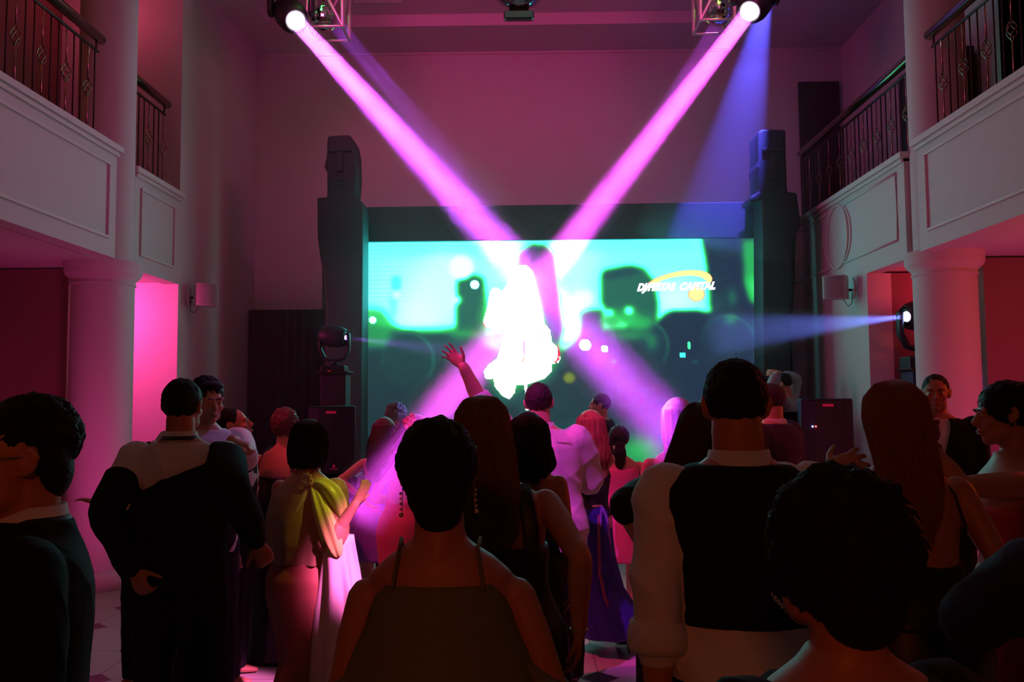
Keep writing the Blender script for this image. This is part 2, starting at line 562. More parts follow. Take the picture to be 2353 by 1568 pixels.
# ------------------------------------------------------------------ small wall speakers
def wall_speaker(label, x, y, z, s):
    root = empty('wall_speaker', (x, y, z))
    tag(root, label, 'speaker', 'small white wall speakers')
    cab = MB()
    w, h, dp = 0.24, 0.25, 0.17
    # cabinet with curved grille front (front faces the camera and the room)
    prof = [(-w / 2, dp / 2), (w / 2, dp / 2), (w / 2, -dp / 2 + 0.02)] + [(w / 2 * math.cos(a), -dp / 2 + 0.02 - 0.03 * math.sin(a)) for a in np.linspace(0.3, math.pi - 0.3, 9)] + [(-w / 2, -dp / 2 + 0.02)]
    M = Matrix.Translation((-s * 0.21, -0.03, 0)) @ Matrix.Rotation(s * R(-32), 4, 'Z')
    cab.rings([[tuple(M @ Vector((p[0], p[1], z0))) for p in prof] for z0 in (-h / 2, h / 2)])
    cab.build('cabinet', mat('white_speaker_plastic', (0.5, 0.47, 0.46), rough=0.5), root, bevel=0.008)
    g = MB()
    prof2 = [(w / 2 * 0.9 * math.cos(a), -dp / 2 + 0.012 - 0.03 * math.sin(a)) for a in np.linspace(0.3, math.pi - 0.3, 9)]
    prof2 = prof2 + [(p[0], p[1] - 0.005) for p in prof2[::-1]]
    g.rings([[tuple(M @ Vector((p[0], p[1], z0))) for p in prof2] for z0 in (-h * 0.45, h * 0.45)])
    g.build('grille', mat('speaker_grille_cloth', (0.3, 0.28, 0.28), rough=0.9, bump=0.3, scale=400), root)
    MB().tube([(0, 0.02, -0.02), (-s * 0.1, 0, -0.02), (-s * 0.2, -0.02, -0.02)], 0.014, n=8).build('bracket', darkmetal, root, smooth=True)
    MB().lathe([(0.001, -0.006), (0.085, -0.006), (0.085, 0.004), (0.07, 0.012), (0.001, 0.012)], (-s * 0.006, 0.02, 0), n=24,
               M=Matrix.Rotation(-s * math.pi / 2, 4, 'Y') @ Matrix.Scale(1.4, 4, (1, 0, 0))).build('wall_plate', trimm, root, smooth=True)
    MB().tube([(-s * 0.02, 0.0, -0.05), (-s * 0.03, -0.01, -0.17), (-s * 0.07, -0.01, -0.2), (-s * 0.1, -0.02, -0.16), (-s * 0.13, -0.02, -0.125)], 0.004, n=6).build('cable', blackplastic, root, smooth=True)


p = atX(433, 680, XL); wall_speaker('small white wall speaker on the left pier above the crowd', XL, p.y, p.z, -1)
p = atX(1962, 662, XR); wall_speaker('small white wall speaker under the round medallion on the right wall', XR, p.y, p.z, 1)

# ------------------------------------------------------------------ stage end: drapes, frame, statues
m = MB()
cols = []
p0, p1 = at(588, 712, 11.75), at(760, 712, 11.75)
x0, x1, zt = XL + 0.02, p1.x + 0.25, p0.z
ring = []
for i in range(61):
    t_ = i / 60
    cols.append((x0 + (x1 - x0) * t_, 11.78 + 0.035 * math.sin(t_ * 75)))
m.rings([[(a, b, z) for a, b in cols] + [(a, b + 0.02, z) for a, b in cols[::-1]] for z in (0.01, zt)])
tag(m.build('stage_drape', blackcloth, None, smooth=False), 'black drape left of the screen, hung under the white wall', 'drape')
m = MB()
p0, p1 = at(1800, 560, 11.6), at(1862, 545, 11.6)
cols = [(2.95 + (XR - 0.01 - 2.95) * i / 40, 11.64 + 0.035 * math.sin(i * 1.5)) for i in range(41)]
m.rings([[(a, b, z) for a, b in cols] + [(a, b + 0.02, z) for a, b in cols[::-1]] for z in (0.01, at(1800, 545, 11.6).z)])
tag(m.build('stage_drape', blackcloth, None, smooth=False), 'black drape right of the screen beside the right wall', 'drape')


def outline(name, pts, Y, depth, material, bevel=0.02):
    P = [at(a, b, Y) for a, b in pts]
    P = [(q.x, q.z) for q in P]
    mb = MB()
    mb.rings([[(x, yy, z) for x, z in P] for yy in (Y, Y + depth)])
    return mb.build(name, material, bevel=bevel)


YS = 10.85
# black frame around the LED wall (its own pieces join into one portal)
fr = outline('screen_portal', [(826, 476), (1300, 470), (1745, 463), (1830, 463), (1830, 545), (1800, 1229), (1755, 1229), (1751, 546), (829, 556), (826, 1229), (740, 1229), (740, 476)], YS - 0.06, 0.35, blackboard, 0.01)
tag(fr, 'black portal frame and fascia around the big LED screen', 'screen frame')

statL = outline('totem_statue', [(752, 312), (775, 310), (803, 309), (811, 320), (816, 345), (818, 400), (814, 452), (831, 462), (834, 480), (830, 1245), (747, 1245), (747, 700), (743, 640), (735, 590), (729, 545), (728, 453), (751, 453), (751, 392), (744, 385), (750, 358)], 10.25, 0.42, blackboard, 0.03)
tag(statL, 'tall black carved head statue at the left end of the screen', 'statue', 'black carved statues flanking the screen')
statR = outline('totem_statue', [(1742, 303), (1750, 296), (1806, 297), (1807, 360), (1810, 441), (1832, 442), (1837, 480), (1842, 520), (1822, 548), (1818, 640), (1817, 1244), (1756, 1244), (1752, 546), (1750, 460), (1724, 465), (1722, 452), (1744, 440), (1742, 392), (1739, 386), (1742, 370)], 10.25, 0.42, blackboard, 0.03)
tag(statR, 'tall black carved head statue at the right end of the screen', 'statue', 'black carved statues flanking the screen')
# brow, nose and mouth carving on the sides of the heads
for st, sx, cx in ((statL, 1, 781), (statR, 1, 1776)):
    c = MB()
    for (py, w, h, d_) in ((345, 25, 4, 0.03), (372, 8, 22, 0.035), (412, 18, 3, 0.02), (425, 15, 2, 0.02)):
        a = at(cx - w, py - h, 10.25); b = at(cx + w, py + h, 10.25)
        c.box(a.x, b.x, 10.25 - d_, 10.26, b.z, a.z)
    c.build('carved_face', blackboard, st, bevel=0.012)

# ------------------------------------------------------------------ LED screen
SX0, SX1 = at(830, 556, YS).x, at(1751, 546, YS).x
SZ1 = at(1290, 551, YS).z
SZ0 = at(1290, 1075, YS).z
root = empty('led_screen', ((SX0 + SX1) / 2, YS, SZ0))
tag(root, 'big LED screen showing a glowing cyan and green crowd video with a white figure', 'screen')
ox, oz = root.location.x, SZ0
MB().box(SX0 - ox, SX1 - ox, 0.012, 0.16, 0, SZ1 - oz).build('cabinet', blackplastic, root)
W_, H_ = 460, 262
gx = 830 + 920 * (np.arange(W_) + 0.5) / W_
gy = 551 + 524 * (np.arange(H_) + 0.5) / H_
GX, GY = np.meshgrid(gx, gy)


def poly_mask(pts):
    inside = np.zeros(GX.shape, bool)
    n = len(pts)
    for i in range(n):
        xa, ya = pts[i]
        xb, yb = pts[(i + 1) % n]
        if ya == yb:
            continue
        cond = ((ya > GY) != (yb > GY)) & (GX < (xb - xa) * (GY - ya) / (yb - ya) + xa)
        inside ^= cond
    return inside.astype(float)


def ell_mask(cx, cy_, rx, ry):
    return ((((GX - cx) / rx) ** 2 + ((GY - cy_) / ry) ** 2) < 1).astype(float)


def blur(a, px):
    k = int(max(0, round(px / 2)))
    if k == 0:
        return a
    for _ in range(3):
        for ax in (0, 1):
            w = 2 * k + 1
            p = np.pad(a, [(k + 1, k) if i == ax else (0, 0) for i in (0, 1)], mode='edge')
            c = np.cumsum(p, axis=ax)
            a = (c[w:] - c[:-w]) / w if ax == 0 else (c[:, w:] - c[:, :-w]) / w
    return a


B = np.zeros(GX.shape) + 0.02


def paint(mask, val, bl, op=1.0):
    global B
    k = blur(mask, bl) * op
    B = B * (1 - k) + val * k


paint(poly_mask([(820, 540), (1612, 540), (1622, 600), (1632, 722), (1600, 724), (1530, 722), (1490, 760), (1400, 760), (1328, 775), (1300, 812), (1288, 812), (1270, 750), (1130, 770), (1000, 772), (950, 765), (880, 748), (820, 735)]), 0.76, 5)
for e in ((975, 690, 75, 80, .90), (1030, 650, 50, 95, .88), (960, 742, 46, 16, .97), (905, 640, 40, 50, .80), (1320, 640, 26, 120, .90), (1550, 692, 56, 26, .98), (1160, 620, 40, 60, .86), (1300, 770, 12, 30, .9), (1320, 585, 60, 30, .85), (870, 690, 30, 16, .84)):
    paint(ell_mask(*e[:4]), e[4], 26)
paint(poly_mask([(830, 551), (1600, 551), (1600, 575), (830, 585)]), .70, 8, .6)
paint(poly_mask([(820, 718), (850, 706), (880, 712), (905, 745), (925, 770), (1010, 772), (1110, 735), (1115, 800), (820, 800)]), 0.30, 6, .8)
paint(ell_mask(912, 650, 9, 16), 0.45, 5, .7); paint(ell_mask(905, 700, 6, 30), 0.5, 6, .5)
paint(poly_mask([(1052, 645), (1085, 630), (1112, 640), (1118, 700), (1118, 772), (1050, 765)]), 0.14, 5)
paint(poly_mask([(1188, 612), (1196, 580), (1225, 563), (1255, 566), (1274, 585), (1280, 640), (1286, 700), (1293, 760), (1280, 800), (1262, 800), (1240, 700), (1226, 640), (1192, 628)]), 0.02, 4)
paint(poly_mask([(1382, 640), (1390, 624), (1450, 614), (1480, 622), (1502, 650), (1510, 700), (1508, 745), (1500, 760), (1400, 728), (1382, 700)]), 0.15, 4)
paint(poly_mask([(1386, 632), (1440, 618), (1478, 624), (1450, 636), (1390, 645)]), 0.05, 4, .8)
paint(poly_mask([(1335, 725), (1350, 718), (1385, 718), (1385, 830), (1330, 800)]), 0.08, 5)
paint(poly_mask([(1514, 745), (1540, 722), (1602, 722), (1622, 735), (1650, 760), (1660, 830), (1500, 830)]), 0.01, 3)
paint(poly_mask([(1704, 555), (1762, 555), (1762, 640), (1762, 705), (1722, 702), (1706, 650)]), 0.30, 6)
paint(poly_mask([(1712, 650), (1755, 640), (1755, 704), (1725, 700)]), 0.5, 7, .8)
paint(poly_mask([(900, 762), (1060, 762), (1200, 790), (1280, 812), (1320, 800), (1400, 770), (1400, 860), (900, 860)]), 0.02, 8, .9)
for cx_, cy__, r_ in ((940, 828, 60), (1478, 800, 56), (1668, 800, 65)):
    ring_ = ell_mask(cx_, cy__, r_, r_ * 1.08) - ell_mask(cx_ - 2, cy__ + 2, r_ - 3, r_ * 1.08 - 3)
    paint(ell_mask(cx_, cy__, r_, r_ * 1.08), 0.035, 2, .85)
    paint(ring_ * (GY < cy__ + 40), 0.22, 2, .8)
for e in ((1470, 748, 30, 16, .32), (1495, 790, 14, 22, .22), (1440, 775, 50, 10, .28), (1675, 742, 16, 7, .42), (1680, 690, 10, 26, .22), (1738, 755, 12, 12, .33), (1645, 700, 14, 20, .12), (1140, 790, 30, 14, .45), (1080, 770, 50, 8, .36), (1405, 740, 26, 22, .38), (1444, 735, 20, 20, .36), (1125, 770, 8, 20, .5)):
    paint(ell_mask(*e[:4]), e[4], 9)
for e in ((1062, 615, 27, 27, 1.0, 3), (1092, 655, 10, 10, 1.0, 0), (858, 735, 8, 8, 1.0, 0), (1343, 797, 13, 13, 1.0, 1), (1387, 806, 8, 8, .95, 1), (1564, 822, 7, 6, .62, 0), (1579, 800, 4, 9, .52, 1), (1408, 835, 7, 5, .25, 2), (1340, 690, 22, 20, 1.0, 6), (1400, 722, 8, 6, .9, 3), (1444, 718, 9, 8, .95, 3), (1592, 838, 6, 3, .2, 2), (912, 677, 8, 8, .93, 3), (1052, 690, 9, 8, 1, 4)):
    paint(ell_mask(*e[:4]), e[4], e[5])
paint(poly_mask([(1250, 1020), (1500, 1000), (1540, 1080), (1240, 1090)]), 0.26, 26, .8)
paint(ell_mask(1470, 1035, 40, 22), 0.36, 14, .9)
paint(poly_mask([(830, 900), (1240, 860), (1240, 1080), (830, 1080)]), 0.0, 30, .5)
FIG = [(765, 240), (795, 214), (830, 200), (905, 203), (950, 240), (975, 290), (950, 355), (1003, 490), (1045, 610), (1060, 725), (1110, 790), (1125, 900), (1160, 930), (1195, 1000), (1200, 1050), (1180, 1085), (1125, 1095), (1120, 1160), (1060, 1225), (960, 1260), (905, 1275), (900, 1380), (912, 1510), (890, 1510), (880, 1280), (800, 1285), (790, 1350), (740, 1410), (680, 1380), (610, 1290), (605, 1215), (570, 1230), (530, 1220), (518, 1160), (560, 1100), (640, 1040), (690, 880), (700, 810), (660, 750), (590, 770), (540, 755), (515, 710), (550, 590), (575, 450), (605, 400), (640, 400), (685, 435), (735, 370), (750, 290)]
FIG = [(980 + a / 3.92, 560 + b / 3.92) for a, b in FIG]
fm = poly_mask(FIG)
halo = np.clip(blur(fm, 12) * 1.4, 0, 1) * (1 - fm)
B = np.maximum(B, np.where(halo > 0.05, np.minimum(0.42, B + halo * 0.32), 0))
# faint scan lines of the LED rows in the upper left
B = B - 0.05 * ((np.arange(H_)[:, None] % 5) < 1) * np.clip((1000 - GX) / 170, 0, 1) * (GY < 700)
stops = [(0, (34, 52, 62)), (.12, (40, 92, 88)), (.22, (46, 140, 90)), (.38, (50, 215, 105)), (.52, (90, 255, 150)), (.66, (88, 255, 232)), (.76, (135, 255, 255)), (.86, (205, 255, 255)), (.93, (240, 255, 255)), (1.0, (255, 255, 255))]
sv = np.array([s[0] for s in stops]); sc = np.array([lin(s[1]) for s in stops])
Bc = np.clip(B, 0, 1)
rgb = np.stack([np.interp(Bc, sv, sc[:, i]) for i in range(3)], -1)
# right side of the picture leans blue where it is dark
kk = (np.clip((GX - 1250) / 500, 0, 1) * np.clip(1 - Bc * 4, 0, 1))[..., None]
rgb = rgb * (1 - kk) + np.array(lin((38, 46, 78))) * kk
gain = np.clip((Bc - 0.45) / 0.35, 0, 1)[..., None]
rgb = rgb * (1 + gain * np.array((0.0, 5.2, 5.2)))
og = blur(ell_mask(1306, 872, 12, 12), 2)[..., None]
rgb = rgb * (1 - og) + np.array(lin((120, 140, 55))) * og
f3 = blur(fm, 1)[..., None]
rgb = rgb * (1 - f3) + np.array((4.0, 4.0, 4.0)) * f3
# red and pink fringes on the figure's hands and coat
for (pts, c) in (([(1281, 796), (1286, 815), (1284, 830), (1276, 838), (1264, 838), (1276, 832), (1281, 820)], (255, 30, 70)), ([(1203, 788), (1206, 788), (1206, 815), (1202, 815)], (255, 170, 250)), ([(1205, 815), (1207, 815), (1201, 835), (1197, 836)], (255, 120, 60)), ([(1111, 742), (1116, 752), (1124, 755), (1114, 753), (1110, 746)], (255, 60, 90)), ([(1237, 776), (1246, 769), (1247, 771), (1239, 778)], (255, 90, 60))):
    k_ = poly_mask(pts)[..., None]
    rgb = rgb * (1 - k_) + np.array(lin(c)) * k_
mb = MB()
vs = []
xs = np.linspace(SX0 - ox, SX1 - ox, W_ + 1)
zs = np.linspace(SZ1 - oz, 0, H_ + 1)
vs = [(x, 0.0, z) for z in zs for x in xs]
fs = [(j * (W_ + 1) + i, (j + 1) * (W_ + 1) + i, (j + 1) * (W_ + 1) + i + 1, j * (W_ + 1) + i + 1) for j in range(H_) for i in range(W_)]
me = bpy.data.meshes.new('video_picture')
me.from_pydata(vs, [], fs)
# colours on the corners of the LED grid
pad = np.pad(rgb, ((0, 1), (0, 1), (0, 0)), mode='edge')
ca = me.color_attributes.new('led', 'FLOAT_COLOR', 'POINT')
arr = np.concatenate([pad.reshape(-1, 3), np.ones((pad.shape[0] * pad.shape[1], 1))], 1).astype(np.float32)
ca.data.foreach_set('color', arr.ravel())
mm = bpy.data.materials.new('led_picture')
mm.use_nodes = True
nt = mm.node_tree; nt.nodes.clear()
e_ = nt.nodes.new('ShaderNodeEmission'); o_ = nt.nodes.new('ShaderNodeOutputMaterial'); a_ = nt.nodes.new('ShaderNodeAttribute')
a_.attribute_name = 'led'
SCREEN_STR = 1.0
e_.inputs[1].default_value = SCREEN_STR
nt.links.new(a_.outputs['Color'], e_.inputs[0]); nt.links.new(e_.outputs[0], o_.inputs[0])
me.materials.append(mm)
pic = bpy.data.objects.new('video_picture', me)
COL.objects.link(pic); pic.parent = root
EDGE = emis('led_edge_glow', lin((150, 230, 220)), 0.5)
MB().box(SX0 - ox - 0.012, SX1 - ox + 0.012, -0.01, 0.01, SZ1 - oz, SZ1 - oz + 0.012).build('bezel', mat('aluminium_bezel', (0.6, 0.6, 0.6), rough=0.3, metal=0.8), root)


# logo shown on the screen
def scr(px, py, d_=0.0):
    return ((px - 830) / 921.0 * (SX1 - SX0) + SX0 - ox, -0.004 - d_, (SZ1 - oz) * (1 - (py - 551) / 524.0))


yel = emis('logo_yellow', lin((255, 236, 150)), 1.25)
ora = emis('logo_orange', lin((255, 120, 30)), 1.1)
K = 1440, 600, 9.8
cres_o = [(465, 548), (600, 450), (760, 385), (960, 320), (1180, 272), (1400, 250), (1600, 258), (1760, 290), (1860, 350), (1905, 430), (1895, 500), (1870, 540)]
cres_i = [(1790, 540), (1760, 480), (1700, 430), (1600, 390), (1450, 372), (1250, 378), (1050, 405), (860, 450), (720, 505), (640, 548)]
for nm, grow, mt, dd_ in (('logo_swoosh_edge', 9, ora, 0.0), ('logo_swoosh', 0, yel, 0.003)):
    pts = [(a + (grow if i > 8 else -grow * (i < 3)), b - grow) for i, (a, b) in enumerate(cres_o)] + cres_i
    q = [scr(K[0] + a / K[2], K[1] + b / K[2], dd_) for a, b in pts]
    mbq = MB()
    n_o = len(cres_o); n_i = len(cres_i)
    outer = q[:n_o]; inner = q[n_o:][::-1]
    # resample the inner edge to the outer count
    inn = [inner[0]] * n_o
    for i in range(n_o):
        t_ = i / (n_o - 1) * (n_i - 1); k0 = min(int(t_), n_i - 2); fr_ = t_ - k0
        inn[i] = tuple(inner[k0][c] * (1 - fr_) + inner[k0 + 1][c] * fr_ for c in range(3))
    mbq.rings([outer, inn], cap=False, closed_u=False)
    mbq.build(nm, mt, root)
for nm, rr, mt, dd_ in (('logo_disc_edge', 19.2, ora, 0.0), ('logo_disc', 17.6, yel, 0.003)):
    c0 = scr(1598, 681, dd_)
    rx_ = rr / 921 * (SX1 - SX0)
    mbq = MB(); mbq.add([(c0[0] + rx_ * math.cos(t), c0[1], c0[2] + rx_ * 0.88 * math.sin(t)) for t in np.linspace(0, 2 * math.pi, 33)[:-1]], [tuple(range(32))])
    mbq.build(nm, mt, root)
WHT = emis('logo_white', (1, 1, 1), 1.6)
for word, xa, xb, yy in (('DJ/FESTAS', 1460.5, 1553, 672), ('CAPITAL', 1556, 1640, 671)):
    cu = bpy.data.curves.new('logo_lettering', 'FONT')
    cu.body = word
    cu.shear = 0.42
    cu.offset = 0.009
    cu.size = 0.125
    cu.extrude = 0.001
    cu.materials.append(WHT)
    to = bpy.data.objects.new('logo_lettering', cu)
    COL.objects.link(to)
    to.parent = root
    c0 = scr(xa + 2, yy, 0.007); c1 = scr(xb, yy)
    to.location = c0
    to.rotation_euler = (math.pi / 2, R(-1.0), 0)
    bpy.context.view_layer.update()
    wd = to.dimensions.x
    to.scale = ((c1[0] - c0[0]) / max(wd, 1e-3), 1.0, 1.0)
    bpy.context.view_layer.update()
    lm = bpy.data.meshes.new_from_object(to.evaluated_get(bpy.context.evaluated_depsgraph_get()))
    lo = bpy.data.objects.new('logo_lettering', lm)
    COL.objects.link(lo)
    lo.parent = root
    lo.location, lo.rotation_euler, lo.scale = to.location, to.rotation_euler, to.scale
    bpy.data.objects.remove(to)


# ------------------------------------------------------------------ moving heads, beams, speakers
def frame_to(d):
    """rotation whose +Z points along d"""
    return Vector(d).to_track_quat('Z', 'Y').to_matrix().to_4x4()


def moving_head(label, loc, d, lens_col, lens_str, hang=False, s=1.0, lr=.075, group='black moving head lights'):
    root = empty('moving_head_light', loc)
    tag(root, label, 'stage light', group)
    f = -1 if hang else 1
    bz = -0.36 * s * f
    MB().box(-.15 * s, .15 * s, -.11 * s, .11 * s, min(bz, bz - .12 * s * f), max(bz, bz - .12 * s * f)).build('base', blackplastic, root, bevel=0.015)
    MB().box(-.06 * s, -.02 * s, -.116 * s, -.112 * s, bz - .07 * s * f - 0.005, bz - .07 * s * f + 0.005).build('indicator', emis('red_indicator', (1, 0.05, 0.01), 2.2), root)
    y = MB()
    pts = [(-.17 * s, 0, 0.02 * s), (-.175 * s, 0, -.16 * s * f), (-.12 * s, 0, -.27 * s * f), (0, 0, -.30 * s * f), (.12 * s, 0, -.27 * s * f), (.175 * s, 0, -.16 * s * f), (.17 * s, 0, 0.02 * s)]
    y.tube(pts, .028 * s, n=10, flat=((0, 1, 0), 1.9))
    y.lathe([(0.05 * s, -.37 * s * f if f > 0 else .28 * s), (0.05 * s, -.28 * s * f if f > 0 else .37 * s)], n=16)
    y.build('yoke', blackplastic, root, smooth=True)
    M = frame_to(d)
    h = MB().lathe([(.001, -.2 * s), (.07 * s, -.195 * s), (.115 * s, -.16 * s), (.13 * s, -.06 * s), (.13 * s, .06 * s), (.115 * s, .12 * s), (.095 * s, .155 * s), (.09 * s, .16 * s), (.085 * s, .15 * s)], n=28, M=M)
    h.build('head', blackplastic, root, smooth=True)
    if lr < .07:
        MB().lathe([(lr * s, .150 * s), (.088 * s, .152 * s), (.088 * s, .145 * s), (lr * s, .140 * s)], n=24, M=M).build('lens_ring', darkmetal, root, smooth=True)
    q = MB().lathe([(.001, .153 * s), (lr * .7 * s, .158 * s), (lr * s, .150 * s)], n=24, M=M)
    q.build('lens', emis('lens_' + '%.1f_%.1f_%.1f' % lens_col, lens_col, lens_str), root, smooth=True)
    return root


def haze_material(name, density):
    m = bpy.data.materials.new(name)
    m.use_nodes = True
    nt = m.node_tree; nt.nodes.clear()
    v = nt.nodes.new('ShaderNodeVolumeScatter'); o = nt.nodes.new('ShaderNodeOutputMaterial')
    v.inputs['Density'].default_value = density
    v.inputs['Anisotropy'].default_value = 0.25
    v.inputs['Color'].default_value = (0.97, 0.97, 0.97, 1)
    nt.links.new(v.outputs[0], o.inputs['Volume'])
    return m


HZ = {}


def beam(label, a, b, r0, r1, power, color, spread=3.0, density=0.12, kind='AREA', angle=10, blend=0.5, size=0.16, off=0.0):
    a, b = Vector(a), Vector(b)
    d = (b - a).normalized()
    if kind == 'AREA':
        light('beam_light', 'AREA', a + d * off, power, color, b, shape='DISK', size=size, spread=R(spread))
    else:
        light('beam_light', 'SPOT', a + d * off, power, color, b, spot_size=R(angle), spot_blend=blend, shadow_soft_size=0.02)
    if density not in HZ:
        HZ[density] = haze_material('stage_haze', density)
    L = (b - a).length
    M = Matrix.Translation(a) @ frame_to(d)
    mb = MB()
    mb.rings([[tuple(M @ Vector((r * math.cos(t), r * math.sin(t), z))) for t in np.linspace(0, 2 * math.pi, 25)[:-1]] for r, z in ((r0, 0.03 + off), (r1, L))])
    o = mb.build('stage_haze', HZ[density], smooth=False)
    tag(o, label, 'haze', None, 'stuff')
    return o


MAG = (1.0, 0.07, 1.0)
VIO = (0.62, 0.06, 1.0)
# ceiling movers: pixel of the lens, distance
LA = at(680, 48, 9.4)
RA = at(1722, 27, 9.2)
LB = at(1640, 1105, 4.2)
RB = at(822, 1190, 4.95)
dL = (LB - LA).normalized(); dR = (RB - RA).normalized()


def head_at(label, lens, d, col, st, s=1.0, hang=True, lr=.075):
    return moving_head(label, Vector(lens) - Vector(d) * 0.155 * s, d, col, st, hang, s, lr)


# lens discs are seen square-on, as wide as in the photograph
head_at('black moving head with a blinding pink lens, hung at upper left beside the mirror ball', LA, dL, (1.0, 0.75, 1.0), 30, 1.35)
head_at('black moving head with a blinding pink lens, hung at upper right beside the mirror ball', RA, dR, (1.0, 0.75, 1.0), 30, 1.35)
beam('pink light beam in the haze from the left ceiling light down to the right crowd', LA, LB, .12, .24, 40, VIO, spread=2.0, density=0.1, size=0.17, off=0.04)
beam('pink light beam in the haze from the right ceiling light down to the left crowd', RA, RB, .12, .24, 34, MAG, spread=2.0, density=0.1, size=0.17, off=0.04)
# fainter second beams
beam('faint violet beam in the haze just right of the strong left beam', at(775, 60, 10.2), at(1130, 480, 9.0), .12, .3, 4, (0.5, 0.08, 1.0), spread=5, density=0.06, size=0.2)
beam('faint violet beam in the haze just left of the strong right beam', at(1650, 60, 10.2), at(1440, 400, 9.4), .12, .3, 4, (0.75, 0.08, 1.0), spread=5, density=0.06, size=0.2)
# blue wash from above the right statue
beam('wide blue beam in the haze falling on the right statue and the screen top', at(1776, -70, 9.7), at(1640, 560, 10.78), .04, 1.05, 6000, (0.10, 0.09, 1.0), kind='SPOT', angle=23, blend=0.5, density=0.09)

# side movers on their towers
pl = at(795, 776, 9.55)
dl = (at(1060, 800, 9.2) - pl).normalized()
head_at('dark moving head on a tower left of the screen shooting a thin violet beam', pl, dl, (0.45, 0.2, 1.0), 14, 0.9, False, .028)
beam('thin violet beam in the haze from the mover left of the screen', pl, at(1080, 812, 9.3), .03, .17, 1100, (0.35, 0.05, 1.0), kind='SPOT', angle=10, blend=0.6, density=0.12, off=0.03)
pr = at(2082, 728, 8.66)
dr = (at(1850, 752, 8.2) - pr).normalized()
head_at('black moving head on a tower by the right column with a white blue lens', pr, dr, (0.4, 0.45, 1.0), 20, 1.15, False, .045)
beam('blue white beam in the haze from the mover by the right column', pr, at(1640, 770, 8.1), .03, .30, 1500, (0.16, 0.22, 1.0), kind='SPOT', angle=13, blend=0.5, density=0.14, off=0.03)


def tower(label, x, y, w, top):
    root = empty('light_tower', (x, y, 0))
    tag(root, label, 'lighting tower', 'black towers under the moving heads')
    MB().box(-w / 2, w / 2, -w / 2, w / 2, 0.04, top).build('column', blackboard, root, bevel=0.012)
    MB().box(-w / 2 - .08, w / 2 + .08, -w / 2 - .08, w / 2 + .08, 0, 0.04).build('base', blackboard, root, bevel=0.01)
    hb = MB().box(-w / 2 - 0.03, w / 2 + 0.03, -w / 2 - 0.03, w / 2 + 0.03, top, top + .03)
    hb.build('top_plate', darkmetal, root, bevel=0.008)


c = Vector(pl) - Vector(dl) * 0.155 * 0.8
tower('dark tower carrying the violet moving head left of the screen', c.x, c.y, 0.28, c.z - 0.48 * 0.8 - .03)
c = Vector(pr) - Vector(dr) * 0.155 * 1.1
tower('black box tower carrying the moving head beside the right column', c.x, c.y, 0.30, c.z - 0.48 * 1.1 - .03)


def pa_speaker(label, x, y, zt, w, h, rz, led=None):
    root = empty('pa_speaker', (x, y, 0), rz)
    tag(root, label, 'loudspeaker', 'large black dance floor loudspeakers')
    cab = MB()
    prof = [(-w / 2, 0), (w / 2, 0), (w * 0.36, 0.42), (-w * 0.36, 0.42)]
    cab.rings([[(a, b, z) for a, b in prof] for z in (zt - h, zt)])
    cab.build('cabinet', blackplastic, root, bevel=0.018)
    g = MB()
    g.rings([[(a, b, z) for a, b in [(-w * .47, 0.0), (-w * .25, -.028), (0, -.038), (w * .25, -.028), (w * .47, 0.0), (0, 0.01)]] for z in (zt - h * .97, zt - h * .03)])
    g.build('grille', mat('perforated_grille', (0.022, 0.024, 0.03), rough=0.45, metal=0.3, bump=0.4, scale=600), root, smooth=False)
    MB().box(-.05, .05, -.045, -.036, zt - .075, zt - .05).build('badge', mat('red_badge', (0.55, 0.02, 0.08), rough=0.3, emit=(1, 0.02, 0.12), estr=0.12), root)
    MB().box(-w / 2 - .02, w / 2 + .02, 0.0, 0.46, 0.0, zt - h - 0.02).build('bass_cabinet', blackplastic, root, bevel=0.02)
    MB().tube([(0, .2, zt - h - .02), (0, .2, zt - h)], .03, n=10, caps=False).build('coupler', darkmetal, root)
    if led:
        for i, cc in enumerate(((0.25, 0.3, 1.0), (1.0, 0.05, 0.05))):
            MB().ell((-w * .30 + i * .03, -.036, zt - h * .33), (.009, .006, .009)).build('status_light', emis('status_light_%d' % i, cc, 6), root, smooth=True)
    else:
        b = MB().ell((0.03, -.036, zt - h * .88), (.014, .003, .016), n=4, m=4)
        b.box(-0.01, 0.07, -.04, -.036, zt - h * .925, zt - h * .915)
        b.build('maker_badge', mat('red_badge', (0.5, 0.02, 0.1)), root)
    return root


p0, p1 = at(708, 934, 8.75), at(816, 1070, 8.75)
pa_speaker('black loudspeaker left of the screen behind the dancers', (p0.x + p1.x) / 2, 8.75, p0.z, p1.x - p0.x, .68, R(3))
p0, p1 = at(1840, 917, 8.4), at(1964, 1060, 8.4)
pa_speaker('black loudspeaker with blue and red lights before the right wall', (p0.x + p1.x) / 2, 8.4, p0.z, p1.x - p0.x, .80, R(-4), True)
# DJ booth between screen and right loudspeaker
p0, p1 = at(1700, 947, 9.0), at(1838, 1000, 9.0)
bo = empty('dj_booth', ((p0.x + p1.x) / 2, 9.0, 0))
tag(bo, 'low black DJ booth left of the right loudspeaker', 'booth')
wd = p1.x - p0.x
MB().box(-wd / 2, wd / 2, 0, .5, 0.02, p0.z - .03).build('front_panel', blackboard, bo, bevel=0.01)
MB().box(-wd / 2 - .02, wd / 2 + .02, -.02, .52, p0.z - .03, p0.z).build('table_top', blackboard, bo, bevel=0.006)


# ------------------------------------------------------------------ trusses and mirror balls under the ceiling
alu = mat('aluminium_truss', (0.62, 0.6, 0.55), rough=0.35, metal=0.6)


